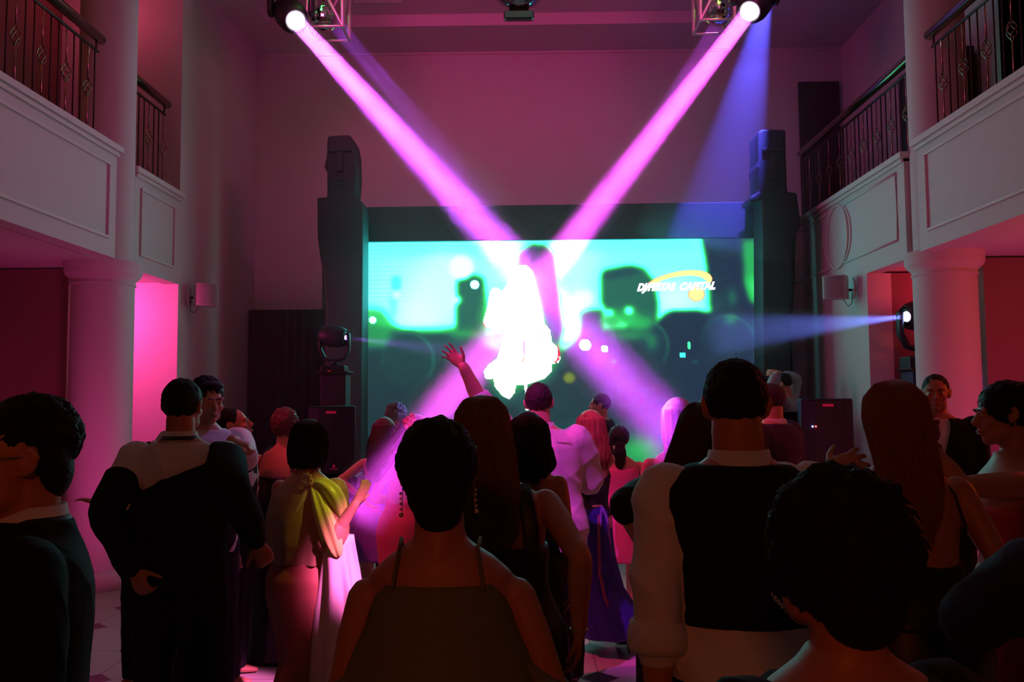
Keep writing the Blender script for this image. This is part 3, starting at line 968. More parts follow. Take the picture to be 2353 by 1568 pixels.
def truss(label, px0, px1, py, Y, flip=1):
    q0 = at(px0, py, Y); q1 = at(px1, py, Y)
    w = abs(q1.x - q0.x)
    xm = (q0.x + q1.x) / 2
    zb = q0.z
    root = empty('truss_section', (xm, Y, zb))
    tag(root, label, 'truss', 'aluminium box trusses holding mirror balls')
    h = ZC + 0.16 - zb
    for i, (sx, sy) in enumerate(((-1, -1), (1, -1), (1, 1), (-1, 1))):
        MB().tube([(sx * w / 2, sy * w / 2, 0), (sx * w / 2, sy * w / 2, h)], .022, n=10).build('upright', alu, root, smooth=True)
        ax, ay = sx * w / 2, sy * w / 2
        nx, ny = ((1, -1), (1, 1), (-1, 1), (-1, -1))[i]
        bx_, by_ = nx * w / 2, ny * w / 2
        MB().tube([(ax, ay, 0), (bx_, by_, 0)], .016, n=8).build('cross_bar', alu, root, smooth=True)
        if (i % 2 == 0) == (flip > 0):
            MB().tube([(ax, ay, h), (bx_, by_, 0)], .02, n=8).build('diagonal_brace', alu, root, smooth=True)
        else:
            MB().tube([(ax, ay, 0), (bx_, by_, h)], .02, n=8).build('diagonal_brace', alu, root, smooth=True)
    return root


truss('white aluminium truss corner right of the upper left moving head', 715, 795, 78, 9.9, 1)
truss('white aluminium truss corner left of the upper right moving head', 1602, 1680, 62, 9.9, -1)


def mirror_ball(label, c, r, hang, facet):
    root = empty('mirror_ball', c)
    tag(root, label, 'mirror ball', 'hanging mirror balls')
    v, f = [], []
    m_, n_ = 14, 26
    mb = MB()
    for i in range(m_):
        p0 = -math.pi / 2 + math.pi * i / m_ + .012; p1 = -math.pi / 2 + math.pi * (i + 1) / m_ - .012
        k_ = max(5, int(n_ * math.cos((p0 + p1) / 2)))
        for j in range(k_):
            t0 = 2 * math.pi * j / k_ + .015; t1 = 2 * math.pi * (j + 1) / k_ - .015
            q = [(r * math.cos(p) * math.cos(t), r * math.cos(p) * math.sin(t), r * math.sin(p)) for p, t in ((p0, t0), (p0, t1), (p1, t1), (p1, t0))]
            mb.add(q, [(0, 1, 2, 3)])
    mb.build('mirror_facets', facet, root, fix=False)
    MB().ell((0, 0, 0), (r * .985,) * 3, n=26, m=16).build('core', mat('ball_core', (0.10, 0.07, 0.09), rough=0.4), root, smooth=True)
    MB().tube([(0, 0, r * .95), (0, 0, hang)], .012, n=8).build('hanger', darkmetal, root, smooth=True)
    return root


facet = mat('mirror_facet', (0.8, 0.78, 0.8), rough=0.06, metal=1.0)
cL = at(742, 44, 9.9); mirror_ball('mirror ball inside the upper left truss corner', cL, .155, ZC + .16 - cL.z, facet)
cR = at(1650, 28, 9.9); mirror_ball('mirror ball inside the upper right truss corner', cR, .155, ZC + .16 - cR.z, facet)
# centre fixture: a big reflector drum with a mirror tray underneath
cc = at(1192, -13, 8.6)
root = empty('centre_effect_light', cc)
tag(root, 'round metal effect light with a green mirror tray at the ceiling centre', 'stage light')
MB().lathe([(.001, -.17), (.06, -.165), (.14, -.13), (.2, -.08), (.235, -.02), (.25, .04), (.25, .10), (.22, .14), (.001, .14)], n=40).build('reflector_bowl', mat('chrome_bowl', (0.42, 0.4, 0.42), rough=0.12, metal=1.0), root, smooth=True)
MB().lathe([(.236, -.03), (.262, .03), (.262, .05), (.25, .05)], n=40).build('rim', darkmetal, root, smooth=True)
tr = MB()
tr.box(-.155, .155, -.05, .05, -.275, -.175)
tr.build('mirror_tray', mat('black_lacquer', (0.012, 0.014, 0.016), rough=0.1, coat=1.0), root, bevel=0.03)
MB().box(-.14, .14, -.057, -.051, -.265, -.19).build('mirror_pane', mat('mirror_pane', (0.55, 0.8, 0.68), rough=0.05, metal=1.0), root, bevel=0.012)
MB().box(-.10, .10, -.06, .06, -.2, -.15).build('neck', darkmetal, root, bevel=0.01)
MB().tube([(0, 0, .13), (0, 0, ZC + .16 - cc.z)], .03, n=12).build('hanger', darkmetal, root, smooth=True)
for s_ in (-1, 1):
    MB().tube([(s_ * .24, 0, -.02), (s_ * .32, 0, -.02)], .006, n=6).tube([(s_ * .24, 0, -.035), (s_ * .32, 0, -.035)], .006, n=6).build('clamp_rod', alu, root, smooth=True)

# thin general haze hanging before the screen
HB = MB().box(-3.3, 3.3, 9.15, 10.2, 0.3, 5.6)
o = HB.build('stage_haze', haze_material('stage_haze_thin', 0.036))
tag(o, 'thin general haze hanging between the dancers and the screen', 'haze', None, 'stuff')


# ------------------------------------------------------------------ people
def skin_mat(name, c):
    m = mat(name, c, rough=0.48, bump=0.06, scale=120, var=0.05)
    return m


def remeshed(mb, name, material, parent, voxel=0.007, smooth=2, fold=None, factor=0.5):
    me = mb.mesh(name)
    tmp = bpy.data.objects.new('tmp', me)
    COL.objects.link(tmp)
    md = tmp.modifiers.new('r', 'REMESH'); md.mode = 'VOXEL'; md.voxel_size = voxel
    if smooth:
        ms = tmp.modifiers.new('s', 'SMOOTH'); ms.iterations = smooth; ms.factor = factor
    dg = bpy.context.evaluated_depsgraph_get()
    ev = tmp.evaluated_get(dg)
    out = bpy.data.meshes.new_from_object(ev)
    bpy.data.objects.remove(tmp)
    bpy.data.meshes.remove(me)
    out.name = name
    if fold:
        displace(out, fold)
    out.materials.clear()
    out.materials.append(material)
    out.polygons.foreach_set('use_smooth', [True] * len(out.polygons))
    o = bpy.data.objects.new(name, out)
    COL.objects.link(o)
    if parent is not None:
        o.parent = parent
    return o


def displace(me, fold):
    n = len(me.vertices)
    co = np.empty(n * 3); me.vertices.foreach_get('co', co); co = co.reshape(-1, 3)
    no = np.empty(n * 3); me.vertices.foreach_get('normal', no); no = no.reshape(-1, 3)
    h = fold(co)
    co += no * h[:, None]
    me.vertices.foreach_set('co', co.ravel())
    me.update()


def wr(amp, fx, fy, fz, seed=0.0):
    """soft cloth wrinkles: ridged sums of sines warped by sines"""
    def f(co):
        x, y, z = co[:, 0] + seed, co[:, 1] + seed * 1.3, co[:, 2] + seed * 0.7
        w = np.sin(fx * 0.5 * x + 2.0 * np.sin(fz * 0.45 * z)) + np.sin(fy * 0.5 * y + 1.3 * np.sin(fx * 0.37 * x + 4))
        a = 1 - np.abs(np.sin(fx * x + 0.8 * w + fz * z))
        b = 1 - np.abs(np.sin(fz * 0.8 * z - fy * 0.6 * y + 1.2 * w + 1.7))
        return amp * (a * a + 0.7 * b * b - 0.7)
    return f


M_T = [(.84, .150, .105, -.01, 2.4), (.90, .168, .122, -.018, 2.3), (.96, .168, .120, -.016, 2.2), (1.03, .158, .108, -.004, 2.2), (1.10, .152, .105, .0, 2.2), (1.20, .162, .112, .004, 2.3), (1.30, .176, .120, .004, 2.4), (1.37, .184, .112, -.002, 2.3), (1.42, .176, .092, -.008, 2.1), (1.455, .130, .075, -.014, 2.0), (1.48, .086, .066, -.016, 2.0), (1.50, .064, .062, -.014, 2.0)]
F_T = [(.84, .155, .108, -.01, 2.3), (.90, .176, .125, -.018, 2.2), (.96, .172, .120, -.014, 2.2), (1.03, .148, .102, -.002, 2.1), (1.09, .132, .092, .0, 2.1), (1.17, .138, .098, .006, 2.1), (1.26, .150, .118, .016, 2.2), (1.33, .154, .108, .008, 2.2), (1.39, .150, .086, -.004, 2.1), (1.43, .112, .068, -.012, 2.0), (1.46, .070, .056, -.014, 2.0), (1.48, .052, .052, -.012, 2.0)]


class Person:
    pass


def superring(cx, cy_, z, rx, ry, ex, n=40, T=None, mod=None):
    ring = []
    for k in range(n):
        t = 2 * math.pi * k / n
        c, s = math.cos(t), math.sin(t)
        m_ = 1.0 if mod is None else mod(t)
        p = (cx + rx * m_ * math.copysign(abs(c) ** (2 / ex), c), cy_ + ry * m_ * math.copysign(abs(s) ** (2 / ex), s), z)
        ring.append(T(p) if T else p)
    return ring


def spath(pts, rad, k=4):
    """Catmull-Rom resampling of a limb's path and radii"""
    P = [V3(q) for q in pts]
    n = len(P)
    out, ro = [], []
    for i in range(n - 1):
        p0, p1, p2, p3 = P[max(i - 1, 0)], P[i], P[i + 1], P[min(i + 2, n - 1)]
        for j in range(k):
            t = j / k
            out.append(.5 * ((2 * p1) + (p2 - p0) * t + (2 * p0 - 5 * p1 + 4 * p2 - p3) * t * t + (3 * p1 - p0 - 3 * p2 + p3) * t ** 3))
            ro.append(rad[i] + (rad[i + 1] - rad[i]) * t)
    return out + [P[-1]], ro + [rad[-1]]


def hand(mb, W, d, nrm, side, curl=0.35, spread=0.12, s=1.0, thumb=0.8, fcurl=None):
    """palm, four fingers and thumb grown from wrist W along d; nrm leaves the back of the hand"""
    W, d, nrm = V3(W), V3(d), V3(nrm)
    d /= np.linalg.norm(d)
    nrm = nrm - d * np.dot(nrm, d)
    if np.linalg.norm(nrm) < 1e-3:
        nrm = np.cross(d, V3((1, 0.3, 0.2)))
    nrm /= np.linalg.norm(nrm)
    lat = np.cross(d, nrm) * side      # towards the thumb
    rings = []
    for t, hw, ht, sh in ((-.015, .024, .018, 0), (.015, .028, .017, 0), (.035, .037, .016, .003), (.06, .042, .0145, .002), (.085, .041, .0125, 0), (.098, .036, .0105, 0)):
        c = W + d * t * s + lat * sh * s
        rings.append([c + lat * math.cos(a) * hw * s + nrm * math.sin(a) * ht * s for a in np.linspace(0, 2 * math.pi, 13)[:-1]])
    mb.rings(rings)
    for i, (off, ln) in enumerate(((.030, .072), (.0105, .080), (-.0095, .074), (-.029, .058))):
        p = W + d * .088 * s + lat * off * s
        a = (off / .03) * spread
        fd = d * math.cos(a) + lat * math.sin(a)
        cu = curl if fcurl is None else fcurl[i]
        pts = [p - fd * .012 * s, p]
        ang = 0.0
        for seg, k in ((.46, .7), (.30, 1.2), (.24, .9)):
            ang += cu * k
            v = fd * math.cos(ang) - nrm * math.sin(ang)
            pts.append(pts[-1] + v * ln * seg * s)
        r = (.0088 if i < 3 else .0078) * s
        mb.tube(pts, [r * 1.02, r * 1.08, r * 1.0, r * .93, r * .78], n=8)
    p = W + d * .022 * s + lat * .022 * s - nrm * .004 * s
    t1 = d * .62 + lat * thumb - nrm * .25; t1 /= np.linalg.norm(t1)
    t2 = d * .85 + lat * thumb * .55 - nrm * (.2 + curl * .5); t2 /= np.linalg.norm(t2)
    q = p + t1 * .042 * s
    mb.tube([p - t1 * .01 * s, p + t1 * .018 * s, q, q + t2 * .030 * s, q + t2 * .052 * s], [.013 * s, .0135 * s, .0108 * s, .0100 * s, .0082 * s], n=8)


def head_parts(mb, H, s, sex, jaw=1.0):
    """H maps head-local (face +Y, centre of skull) to person space"""
    def E(c, r, n=18, m=12):
        rings = []
        for i in range(m + 1):
            ph = -math.pi / 2 + math.pi * min(max(i / m, .01), .99)
            rings.append([H((c[0] + r[0] * math.cos(ph) * math.cos(t), c[1] + r[1] * math.cos(ph) * math.sin(t), c[2] + r[2] * math.sin(ph))) for t in np.linspace(0, 2 * math.pi, n + 1)[:-1]])
        mb.rings(rings)
    k = 1.0 if sex == 'm' else .95
    E((0, -.014, .022), (.074, .094, .092))
    E((0, .020, -.030), (.062 * k, .068, .088))
    E((0, .052, -.093), (.030 * k * jaw, .030, .026 * jaw))
    for q in (-1, 1):
        E((q * .034 * k, .018, -.070), (.028 * k * jaw, .046, .034))
        E((q * .031, .078, .022), (.028, .012, .008 * (1.2 if sex == 'm' else .9)), 12, 8)
        E((q * .040 * k, .058, -.026), (.022, .024, .022), 12, 8)
        E((q * .030, .073, .001), (.014, .0125, .010), 12, 8)
        E((q * .0085, .098, -.034), (.008, .009, .007), 10, 8)
        # ear: helix tube and lobe
        pts = [H((q * .073, .000, .006)), H((q * .080, -.008, .022)), H((q * .086, -.022, .026)), H((q * .089, -.032, .010)), H((q * .086, -.028, -.012)), H((q * .079, -.016, -.026)), H((q * .073, -.006, -.030))]
        mb.tube(pts, [.006, .0065, .0065, .0065, .006, .0065, .006], n=8)
        E((q * .077, -.014, -.002), (.007, .018, .024), 10, 8)
    mb.tube([H((0, .080, .018)), H((0, .094, -.006)), H((0, .108, -.028)), H((0, .100, -.037))], [.007, .0085, .0105, .006], n=10)
    E((0, .086, -.060), (.021, .0115, .0058), 14, 8)
    E((0, .084, -.070), (.018, .0115, .0065), 14, 8)


def person(label, px, Y, H=1.75, heading=0.0, sex='m', lean=(0, 0), head=(0, 0, 0), build=1.0, shoulder=None, armL=None, armR=None, skin=None,
           legs=None, voxel=0.008, hips=1.0, name='person', xy=None, neck=1.0, group=None, face=False, sink=0.0, headscale=1.0, shz=None):
    P_ = Person()
    s = H / 1.75
    if xy is None:
        X = at(px, 900, Y).x
        xy = (X, Y)
    root = empty(name, (xy[0], xy[1], -sink), R(-heading))
    tag(root, label, 'person', group)
    P_.root, P_.s, P_.sex, P_.build, P_.voxel = root, s, sex, build, voxel
    inv = (Matrix.Translation(root.location) @ Matrix.Rotation(R(-heading), 4, 'Z')).inverted()
    zp = .93 * s

    def T(p):
        x, y, z = p
        if z > zp:
            t = z - zp
            return (x + lean[0] * t, y + lean[1] * t, z - 0.5 * (lean[0] ** 2 + lean[1] ** 2) * t)
        return (x, y, z)
    P_.T = T
    rings = M_T if sex == 'm' else F_T
    P_.trings = rings
    sw = shoulder if shoulder else (.192 if sex == 'm' else .165)
    sw *= (1 + (build - 1) * .45)
    shz = shz or (1.41 if sex == 'm' else 1.375)
    P_.sh = {q: V3(T((q * sw * s, -.008 * s, shz * s))) for q in (-1, 1)}
    mb = MB()
    mb.rings([superring(0, yo * s, z * s, rx * s * build * (hips if z < 1.06 else 1), ry * s * build, ex, T=T) for z, rx, ry, yo, ex in rings])
    # neck and head
    hz = (1.505 + .118) * s
    hc = V3(T((0, .010 * s, hz)))
    eul = Matrix.Rotation(R(-head[0]), 3, 'Z') @ Matrix.Rotation(R(head[1]), 3, 'X') @ Matrix.Rotation(R(head[2]), 3, 'Y')
    hs = (1.0 if sex == 'm' else .96) * s ** .5 * headscale
    piv = V3(T((0, -.01 * s, 1.53 * s)))

    def Hd(p):
        v = Vector((p[0] * hs, p[1] * hs, p[2] * hs)) + Vector(hc - piv)
        v = eul @ v
        return (piv[0] + v[0], piv[1] + v[1], piv[2] + v[2])
    P_.H = Hd
    nr = (.060 if sex == 'm' else .049) * neck * s
    mb.tube([T((0, -.022 * s, 1.43 * s)), T((0, -.018 * s, 1.50 * s)), Hd((0, -.030, -.055)), Hd((0, -.022, -.01))], [nr * 1.15, nr, nr * .97, nr * .9], n=20, caps=False)
    head_parts(mb, Hd, s, sex)
    # arms
    k = build ** .7
    rr = (.053, .050, .041, .042, .028) if sex == 'm' else (.043, .040, .033, .033, .0225)
    rr = [v * s * k for v in rr]
    P_.rr = rr
    P_.arm = {}
    for q, spec in ((-1, armL), (1, armR)):
        S = P_.sh[q]
        spec = dict(spec or {})
        w = spec.get('w')
        if w is None:
            w = (q * (sw * s + .05), .03, .80 * s)
        elif w[0] == 'px':
            w = inv @ at(w[1], w[2], w[3])
        W = V3(w)
        La, Lb = .285 * s, .255 * s
        D = W - S
        dist = np.linalg.norm(D)
        if dist > (La + Lb) * .995:
            W = S + D / dist * (La + Lb) * .995
            D = W - S; dist = np.linalg.norm(D)
        a = (La * La - Lb * Lb + dist * dist) / (2 * dist)
        h = math.sqrt(max(La * La - a * a, 0))
        pole = V3(spec.get('pole', (q * .5, -.8, -.3)))
        u = D / dist
        pole = pole - u * np.dot(pole, u)
        pole /= np.linalg.norm(pole) + 1e-9
        E = S + u * a + pole * h
        P_.arm[q] = (S, E, W)
        mb.ell(S - V3((q * .006, 0, .004)) * s, (rr[0] * .98, rr[0] * .98, rr[0] * 1.0))
        mb.tube(*spath([S, S + (E - S) * .35, S + (E - S) * .75, E, E + (W - E) * .28, E + (W - E) * .7, W], [rr[0] * .92, rr[1] * 1.02, rr[1] * .88, rr[2], rr[3] * 1.06, rr[3] * .82, rr[4]]), n=16)
        d = spec.get('hd')
        d = V3(d) if d is not None else (W - E)
        if spec.get('hand', True):
            hand(mb, W, d, spec.get('n', (q * 1.0, 0.0, 0.0)), spec.get('ts', q * 1.0), spec.get('curl', .35), spec.get('spread', .10), s * (.98 if sex == 'm' else .88), spec.get('thumb', .8), spec.get('fcurl'))
    # legs
    P_.leg = {}
    lg = legs or {}
    lr = [(v * (k if build > 1 else build)) * s for v in ((.088, .078, .056, .056, .038) if sex == 'm' else (.088, .076, .053, .050, .033))]
    P_.lr = lr
    heel = lg.get('heel', 0.0)
    for q in (-1, 1):
        hp = V3((q * .088 * s, -.005, .88 * s))
        ft = lg.get('L' if q < 0 else 'R', (q * .11, 0.0, 0.0))
        an = V3((ft[0] * s, ft[1] * s - .02, (.085 + heel) * s + ft[2]))
        kn = (hp + an) / 2 + V3((q * .01, lg.get('knee', .02), .02)) * s
        P_.leg[q] = (hp, kn, an)
        mb.tube(*spath([hp, hp + (kn - hp) * .45, kn, kn + (an - kn) * .35, an], [lr[0], lr[1], lr[2], lr[3], lr[4]]), n=16)
        toe = lg.get('toe', 0.13)
        mb.tube([an + V3((0, -.035, -.03 - heel * .3)) * s, an + V3((q * .01, .05, -.048 - heel * .45)) * s, an + V3((q * .015, toe, -.06 - heel * .95)) * s], [.036 * s, .036 * s, .022 * s], n=12, flat=((0, 0, 1), .75))
    P_.heel = heel
    body = remeshed(mb, 'body', skin or skin_mat('skin_tan', (.47, .25, .16)), root, voxel, 2)
    P_.body = body
    if face:
        face_details(P_)
    return P_


def hell(mb, H, c, r, n=12, m=8):
    rings = []
    for i in range(m + 1):
        ph = -math.pi / 2 + math.pi * min(max(i / m, .01), .99)
        rings.append([H((c[0] + r[0] * math.cos(ph) * math.cos(t), c[1] + r[1] * math.cos(ph) * math.sin(t), c[2] + r[2] * math.sin(ph))) for t in np.linspace(0, 2 * math.pi, n + 1)[:-1]])
    mb.rings(rings)


def face_details(P_):
    H, root = P_.H, P_.root
    brow = mat('dark_brow', (.03, .018, .012), rough=.8)
    for q in (-1, 1):
        mb = MB(); hell(mb, H, (q * .030, .0815, .0015), (.0105, .0055, .0048))
        e = mb.build('eye', mat('eye_white', (.6, .57, .55), rough=.15), root, smooth=True)
        mb = MB(); hell(mb, H, (q * .030, .0862, .0015), (.0042, .0022, .0043))
        mb.build('iris', mat('dark_iris', (.02, .012, .008), rough=.1), e, smooth=True)
        mb = MB(); mb.tube([H((q * .014, .0905, .019)), H((q * .028, .0915, .0245)), H((q * .045, .081, .020))], [.0032, .0036, .002], n=6)
        mb.build('eyebrow', brow, root, smooth=True)
    mb = MB()
    hell(mb, H, (0, .0905, -.0605), (.0195, .0085, .0042)); hell(mb, H, (0, .089, -.0695), (.0165, .0085, .0048))
    mb.build('lips', mat('lip_skin', (.42, .14, .12), rough=.4), root, smooth=True)


# ---- clothing
def top_garment(P_, name, material, z0=.80, z1=1.47, off=.014, sleeve=(1.0, 1.0), sr=1.2, sadd=.006, hem=1.0, voxel=None, fold=None, arms=(-1, 1), flare=0.0, smooth=2, collar=None, mid=None):
    s = P_.s
    mb = MB()
    R_ = []
    tr = P_.trings
    zs = sorted(set([z0] + [t[0] for t in tr if z0 < t[0] < z1] + [z1]))
    A = np.array([t[:4] + (t[4],) for t in tr])
    for z in zs:
        zz = min(max(z, tr[0][0]), tr[-1][0])
        v = [np.interp(zz, A[:, 0], A[:, i]) for i in range(1, 5)]
        o_ = off
        fl_ = flare * max(0, (1.05 - z)) / .25
        m_ = 1.0
        if mid and z < 1.3:
            m_ = mid
        R_.append(superring(0, v[2] * s, z * s, (v[0] * P_.build * m_ + o_ + fl_) * s, (v[1] * P_.build * m_ + o_ + fl_) * s, v[3], T=P_.T))
    mb.rings(R_)
    for q in arms:
        fr = sleeve[0 if q < 0 else 1]
        if fr <= 0:
            continue
        S, E, W = P_.arm[q]
        r = [v * sr + sadd * s for v in P_.rr]
        pts = [S, S + (E - S) * .35, S + (E - S) * .75, E, E + (W - E) * .28, E + (W - E) * .7, W]
        rad = [r[0] * .98, r[1] * 1.05, r[1] * .97, r[2] * 1.05, r[3] * 1.06, r[3] * .93, r[4] * 1.12]
        # fr: 1 ends at the wrist, .5 at the elbow
        L = np.array([0, .175, .375, .5, .64, .85, 1.0])
        sel = [i for i in range(7) if L[i] < fr - 1e-6]
        ptsx = [pts[i] for i in sel]; rx = [rad[i] for i in sel]
        i = len(sel)
        if i < 7:
            t = (fr - L[i - 1]) / (L[i] - L[i - 1])
            ptsx.append(pts[i - 1] + (pts[i] - pts[i - 1]) * t); rx.append((rad[i - 1] * (1 - t) + rad[i] * t) * 1.03)
        mb.ell(S - V3((q * .008, 0, .006)) * s, (r[0] * 1.02,) * 3)
        mb.tube(*spath(ptsx, rx), n=20)
    o = remeshed(mb, name, material, P_.root, voxel or P_.voxel, smooth, fold or wr(.0035, 22, 18, 16, P_.s * 3))
    return o


def cuff(P_, q, fr, material, r_add=.012, ln=.05, name='cuff'):
    S, E, W = P_.arm[q]
    if fr >= .5:
        t = (fr - .5) / .5; c = E + (W - E) * t; d = (W - E) / np.linalg.norm(W - E)
    else:
        t = fr / .5; c = S + (E - S) * t; d = (E - S) / np.linalg.norm(E - S)
    r = np.interp(fr, [0, .5, .64, .85, 1.0], [P_.rr[1], P_.rr[2], P_.rr[3] * 1.06, P_.rr[3] * .85, P_.rr[4] * 1.08]) * 1.15 + r_add * P_.s
    mb = MB().tube([c - d * ln, c - d * ln * .6, c - d * ln * .2, c + d * .006], [r * .98, r * 1.08, r * 1.1, r * 1.02], n=20, caps=False)
    return mb.build(name, material, P_.root, smooth=True)


def collar_ring(P_, material, name='collar', r=.066, h=.040, z=1.475, tilt=.25, thick=.006):
    s = P_.s
    k = 1.0 if P_.sex == 'm' else .85
    rings = []
    for dz, rr_ in ((0, r * 1.12), (h, r * 1.0), (h, r - thick), (0, r * 1.1 - thick)):
        ring = []
        for t in np.linspace(0, 2 * math.pi, 33)[:-1]:
            x, y = rr_ * k * math.cos(t), rr_ * k * 1.02 * math.sin(t) - .016
            ring.append(P_.T((x * s, y * s, (z + dz * (1 - .3 * max(0, math.sin(t))) - tilt * max(-.02, y) * .9) * s)))
        rings.append(ring)
    rings.append(rings[0])
    mb = MB(); mb.rings(rings, cap=False)
    return mb.build(name, material, P_.root, smooth=True)


def trousers(P_, material, name='trousers', add=.014, voxel=None):
    s = P_.s
    mb = MB()
    tr = P_.trings
    mb.rings([superring(0, yo * s, z * s, (rx * P_.build + add) * s, (ry * P_.build + add) * s, ex, T=P_.T) for z, rx, ry, yo, ex in tr if z < 1.05])
    for q in (-1, 1):
        hp, kn, an = P_.leg[q]
        lr = P_.lr
        mb.tube([hp, hp + (kn - hp) * .5, kn, kn + (an - kn) * .5, an + V3((0, 0, -.03)) * s], [lr[0] + add * s, lr[1] + add * s, lr[2] + .022 * s, lr[3] + .024 * s, .062 * s + .012], n=18, caps=False)
    return remeshed(mb, name, material, P_.root, voxel or max(P_.voxel, .009), 2, wr(.003, 14, 12, 20, 1.0))


def shoes(P_, material, heel=False):
    s = P_.s
    for q in (-1, 1):
        hp, kn, an = P_.leg[q]
        h = P_.heel
        mb = MB()
        a = an
        mb.tube([a + V3((0, -.045, -.045 - h * .3)) * s, a + V3((q * .01, .04, -.052 - h * .5)) * s, a + V3((q * .016, .14, -.064 - h * .95)) * s], [.034 * s, .040 * s, .022 * s], n=12, flat=((0, 0, 1), .62))
        if heel:
            mb.tube([a + V3((0, -.05, -.05 - h * .3)) * s, a + V3((0, -.055, -.08 - h)) * s], [.014 * s, .006 * s], n=8)
        mb.build('shoe', material, P_.root, smooth=True)


def skirt(P_, material, prof, name='skirt', pleats=14, amp=.05, seed=0.0, n=96, cx=0.0, steps=24, swirl=0.0):
    """prof: (z, rx, ry[, x, y]) from top to hem, units of a 1.75 m figure"""
    s = P_.s
    A = np.array([tuple(p) + (0.0,) * (5 - len(p)) for p in prof], float)
    z0, z1 = A[0, 0], A[-1, 0]
    idx = np.linspace(0, 1, len(A))
    rings = []
    for i in range(steps + 1):
        t = i / steps
        v = [np.interp(t, idx, A[:, j]) for j in range(5)]
        k = max(0.0, (t - .12)) ** .8
        ring = []
        for a in np.linspace(0, 2 * math.pi, n + 1)[:-1]:
            m_ = 1 + amp * k * (math.sin(pleats * a + seed + swirl * t + 1.4 * math.sin(3 * a + seed)) * .7 + .3 * math.sin((pleats * 1.7) * a + 2 * seed + 3 * t))
            ring.append(P_.T(((v[3] + v[1] * math.cos(a) * m_) * s, (v[4] + v[2] * math.sin(a) * m_) * s, v[0] * s)))
        rings.append(ring)
    mb = MB(); mb.rings(rings)
    o = mb.build(name, material, P_.root, smooth=True)
    return o


def bodice(P_, material, z0, z1, off=.010, name='bodice', dip=0.0, slope=0.0, fold=None):
    """closed band round the torso; dip lowers the back edge, slope drops it to one side"""
    s = P_.s
    A = np.array([t[:5] for t in P_.trings])
    rings = []
    for i in range(15):
        t = i / 14
        ring = []
        for a in np.linspace(0, 2 * math.pi, 65)[:-1]:
            zt = z1 - dip * max(0, -math.sin(a)) - slope * math.cos(a)
            z = z0 + (zt - z0) * t
            v = [np.interp(z, A[:, 0], A[:, j]) for j in range(1, 5)]
            c, sn = math.cos(a), math.sin(a)
            o_ = off * (.55 if i == 14 else 1) + (fold(a, t) if fold else 0)
            x = (v[0] * P_.build + o_) * math.copysign(abs(c) ** (2 / v[3]), c)
            y = (v[1] * P_.build + o_) * math.copysign(abs(sn) ** (2 / v[3]), sn) + v[2]
            ring.append(P_.T((x * s, y * s, z * s)))
        rings.append(ring)
    mb = MB(); mb.rings(rings)
    return mb.build(name, material, P_.root, smooth=True)


def strap(P_, material, pts, r=.006, flat=1.0, name='strap', w=None):
    s = P_.s
    P3 = [P_.T((p[0] * s, p[1] * s, p[2] * s)) for p in pts]
    mb = MB().tube(P3, r * s, n=10, flat=(w, flat) if w else None)
    return mb.build(name, material, P_.root, smooth=True)


# ---- hair
def hair_obj(P_, mb, material, name='hair', fold=None, smooth=True, strands=None):
    me = mb.mesh(name)
    o = bpy.data.objects.new(name, me)
    COL.objects.link(o); o.parent = P_.root
    me.materials.append(material)
    me.polygons.foreach_set('use_smooth', [True] * len(me.polygons))
    return o


def hair_cap(P_, material, c=(0, -.020, .034), r=(.083, .100, .093), tuft=.004, seed=1, extra=None, name='hair', strands=0, length=.02, freq=90, curl=0.0, cut=None):
    """close cropped to medium hair: a displaced shell with fine locks rooted on it"""
    rnd = random.Random(seed)
    mb = MB()
    n, m = 72, 48
    rings = []
    for i in range(m + 1):
        ph = -math.pi / 2 + math.pi * min(max(i / m, .008), .992)
        ring = []
        for j in range(n):
            t = 2 * math.pi * j / n
            v = Vector((math.cos(ph) * math.cos(t), math.cos(ph) * math.sin(t), math.sin(ph)))
            d = noise.noise(v * 4 + Vector((seed, 0, 0))) * tuft * 1.6 + noise.noise(v * freq * .18 + Vector((0, seed, 0))) * tuft
            q = [c[0] + v.x * (r[0] + d), c[1] + v.y * (r[1] + d), c[2] + v.z * (r[2] + d)]
            if cut and q[2] < cut:
                q[2] = cut + (q[2] - cut) * .25
            ring.append(P_.H(q))
        rings.append(ring)
    mb.rings(rings)
    if extra:
        for (ec, er) in extra:
            hell(mb, P_.H, ec, er, 24, 16)
    for _ in range(strands):
        ph = math.asin(rnd.uniform(-.55, 1)); t = rnd.uniform(0, 2 * math.pi)
        v = Vector((math.cos(ph) * math.cos(t), math.cos(ph) * math.sin(t), math.sin(ph)))
        p = Vector((c[0] + v.x * r[0] * .98, c[1] + v.y * r[1] * .98, c[2] + v.z * r[2] * .98))
        # locks lie back and down along the skull
        tang = Vector((v.x * .2, -.5, -.8)); tang -= v * tang.dot(v); tang.normalize()
        tang = (tang + Vector((rnd.uniform(-.5, .5), rnd.uniform(-.5, .5), rnd.uniform(-.5, .5))) * (.6 + curl)).normalized()
        L = length * rnd.uniform(.6, 1.3)
        pts = [p]
        dirn = (v * .22 + tang).normalized()
        for k in range(4):
            dirn = (dirn + tang * .4 - v * .25 + Vector((rnd.uniform(-1, 1), rnd.uniform(-1, 1), rnd.uniform(-1, 1))) * curl * .8).normalized()
            pts.append(pts[-1] + dirn * L / 4)
        mb.tube([P_.H(q) for q in pts], [.0017, .0016, .0014, .001, .0005], n=4, caps=False)
    return hair_obj(P_, mb, material, name)


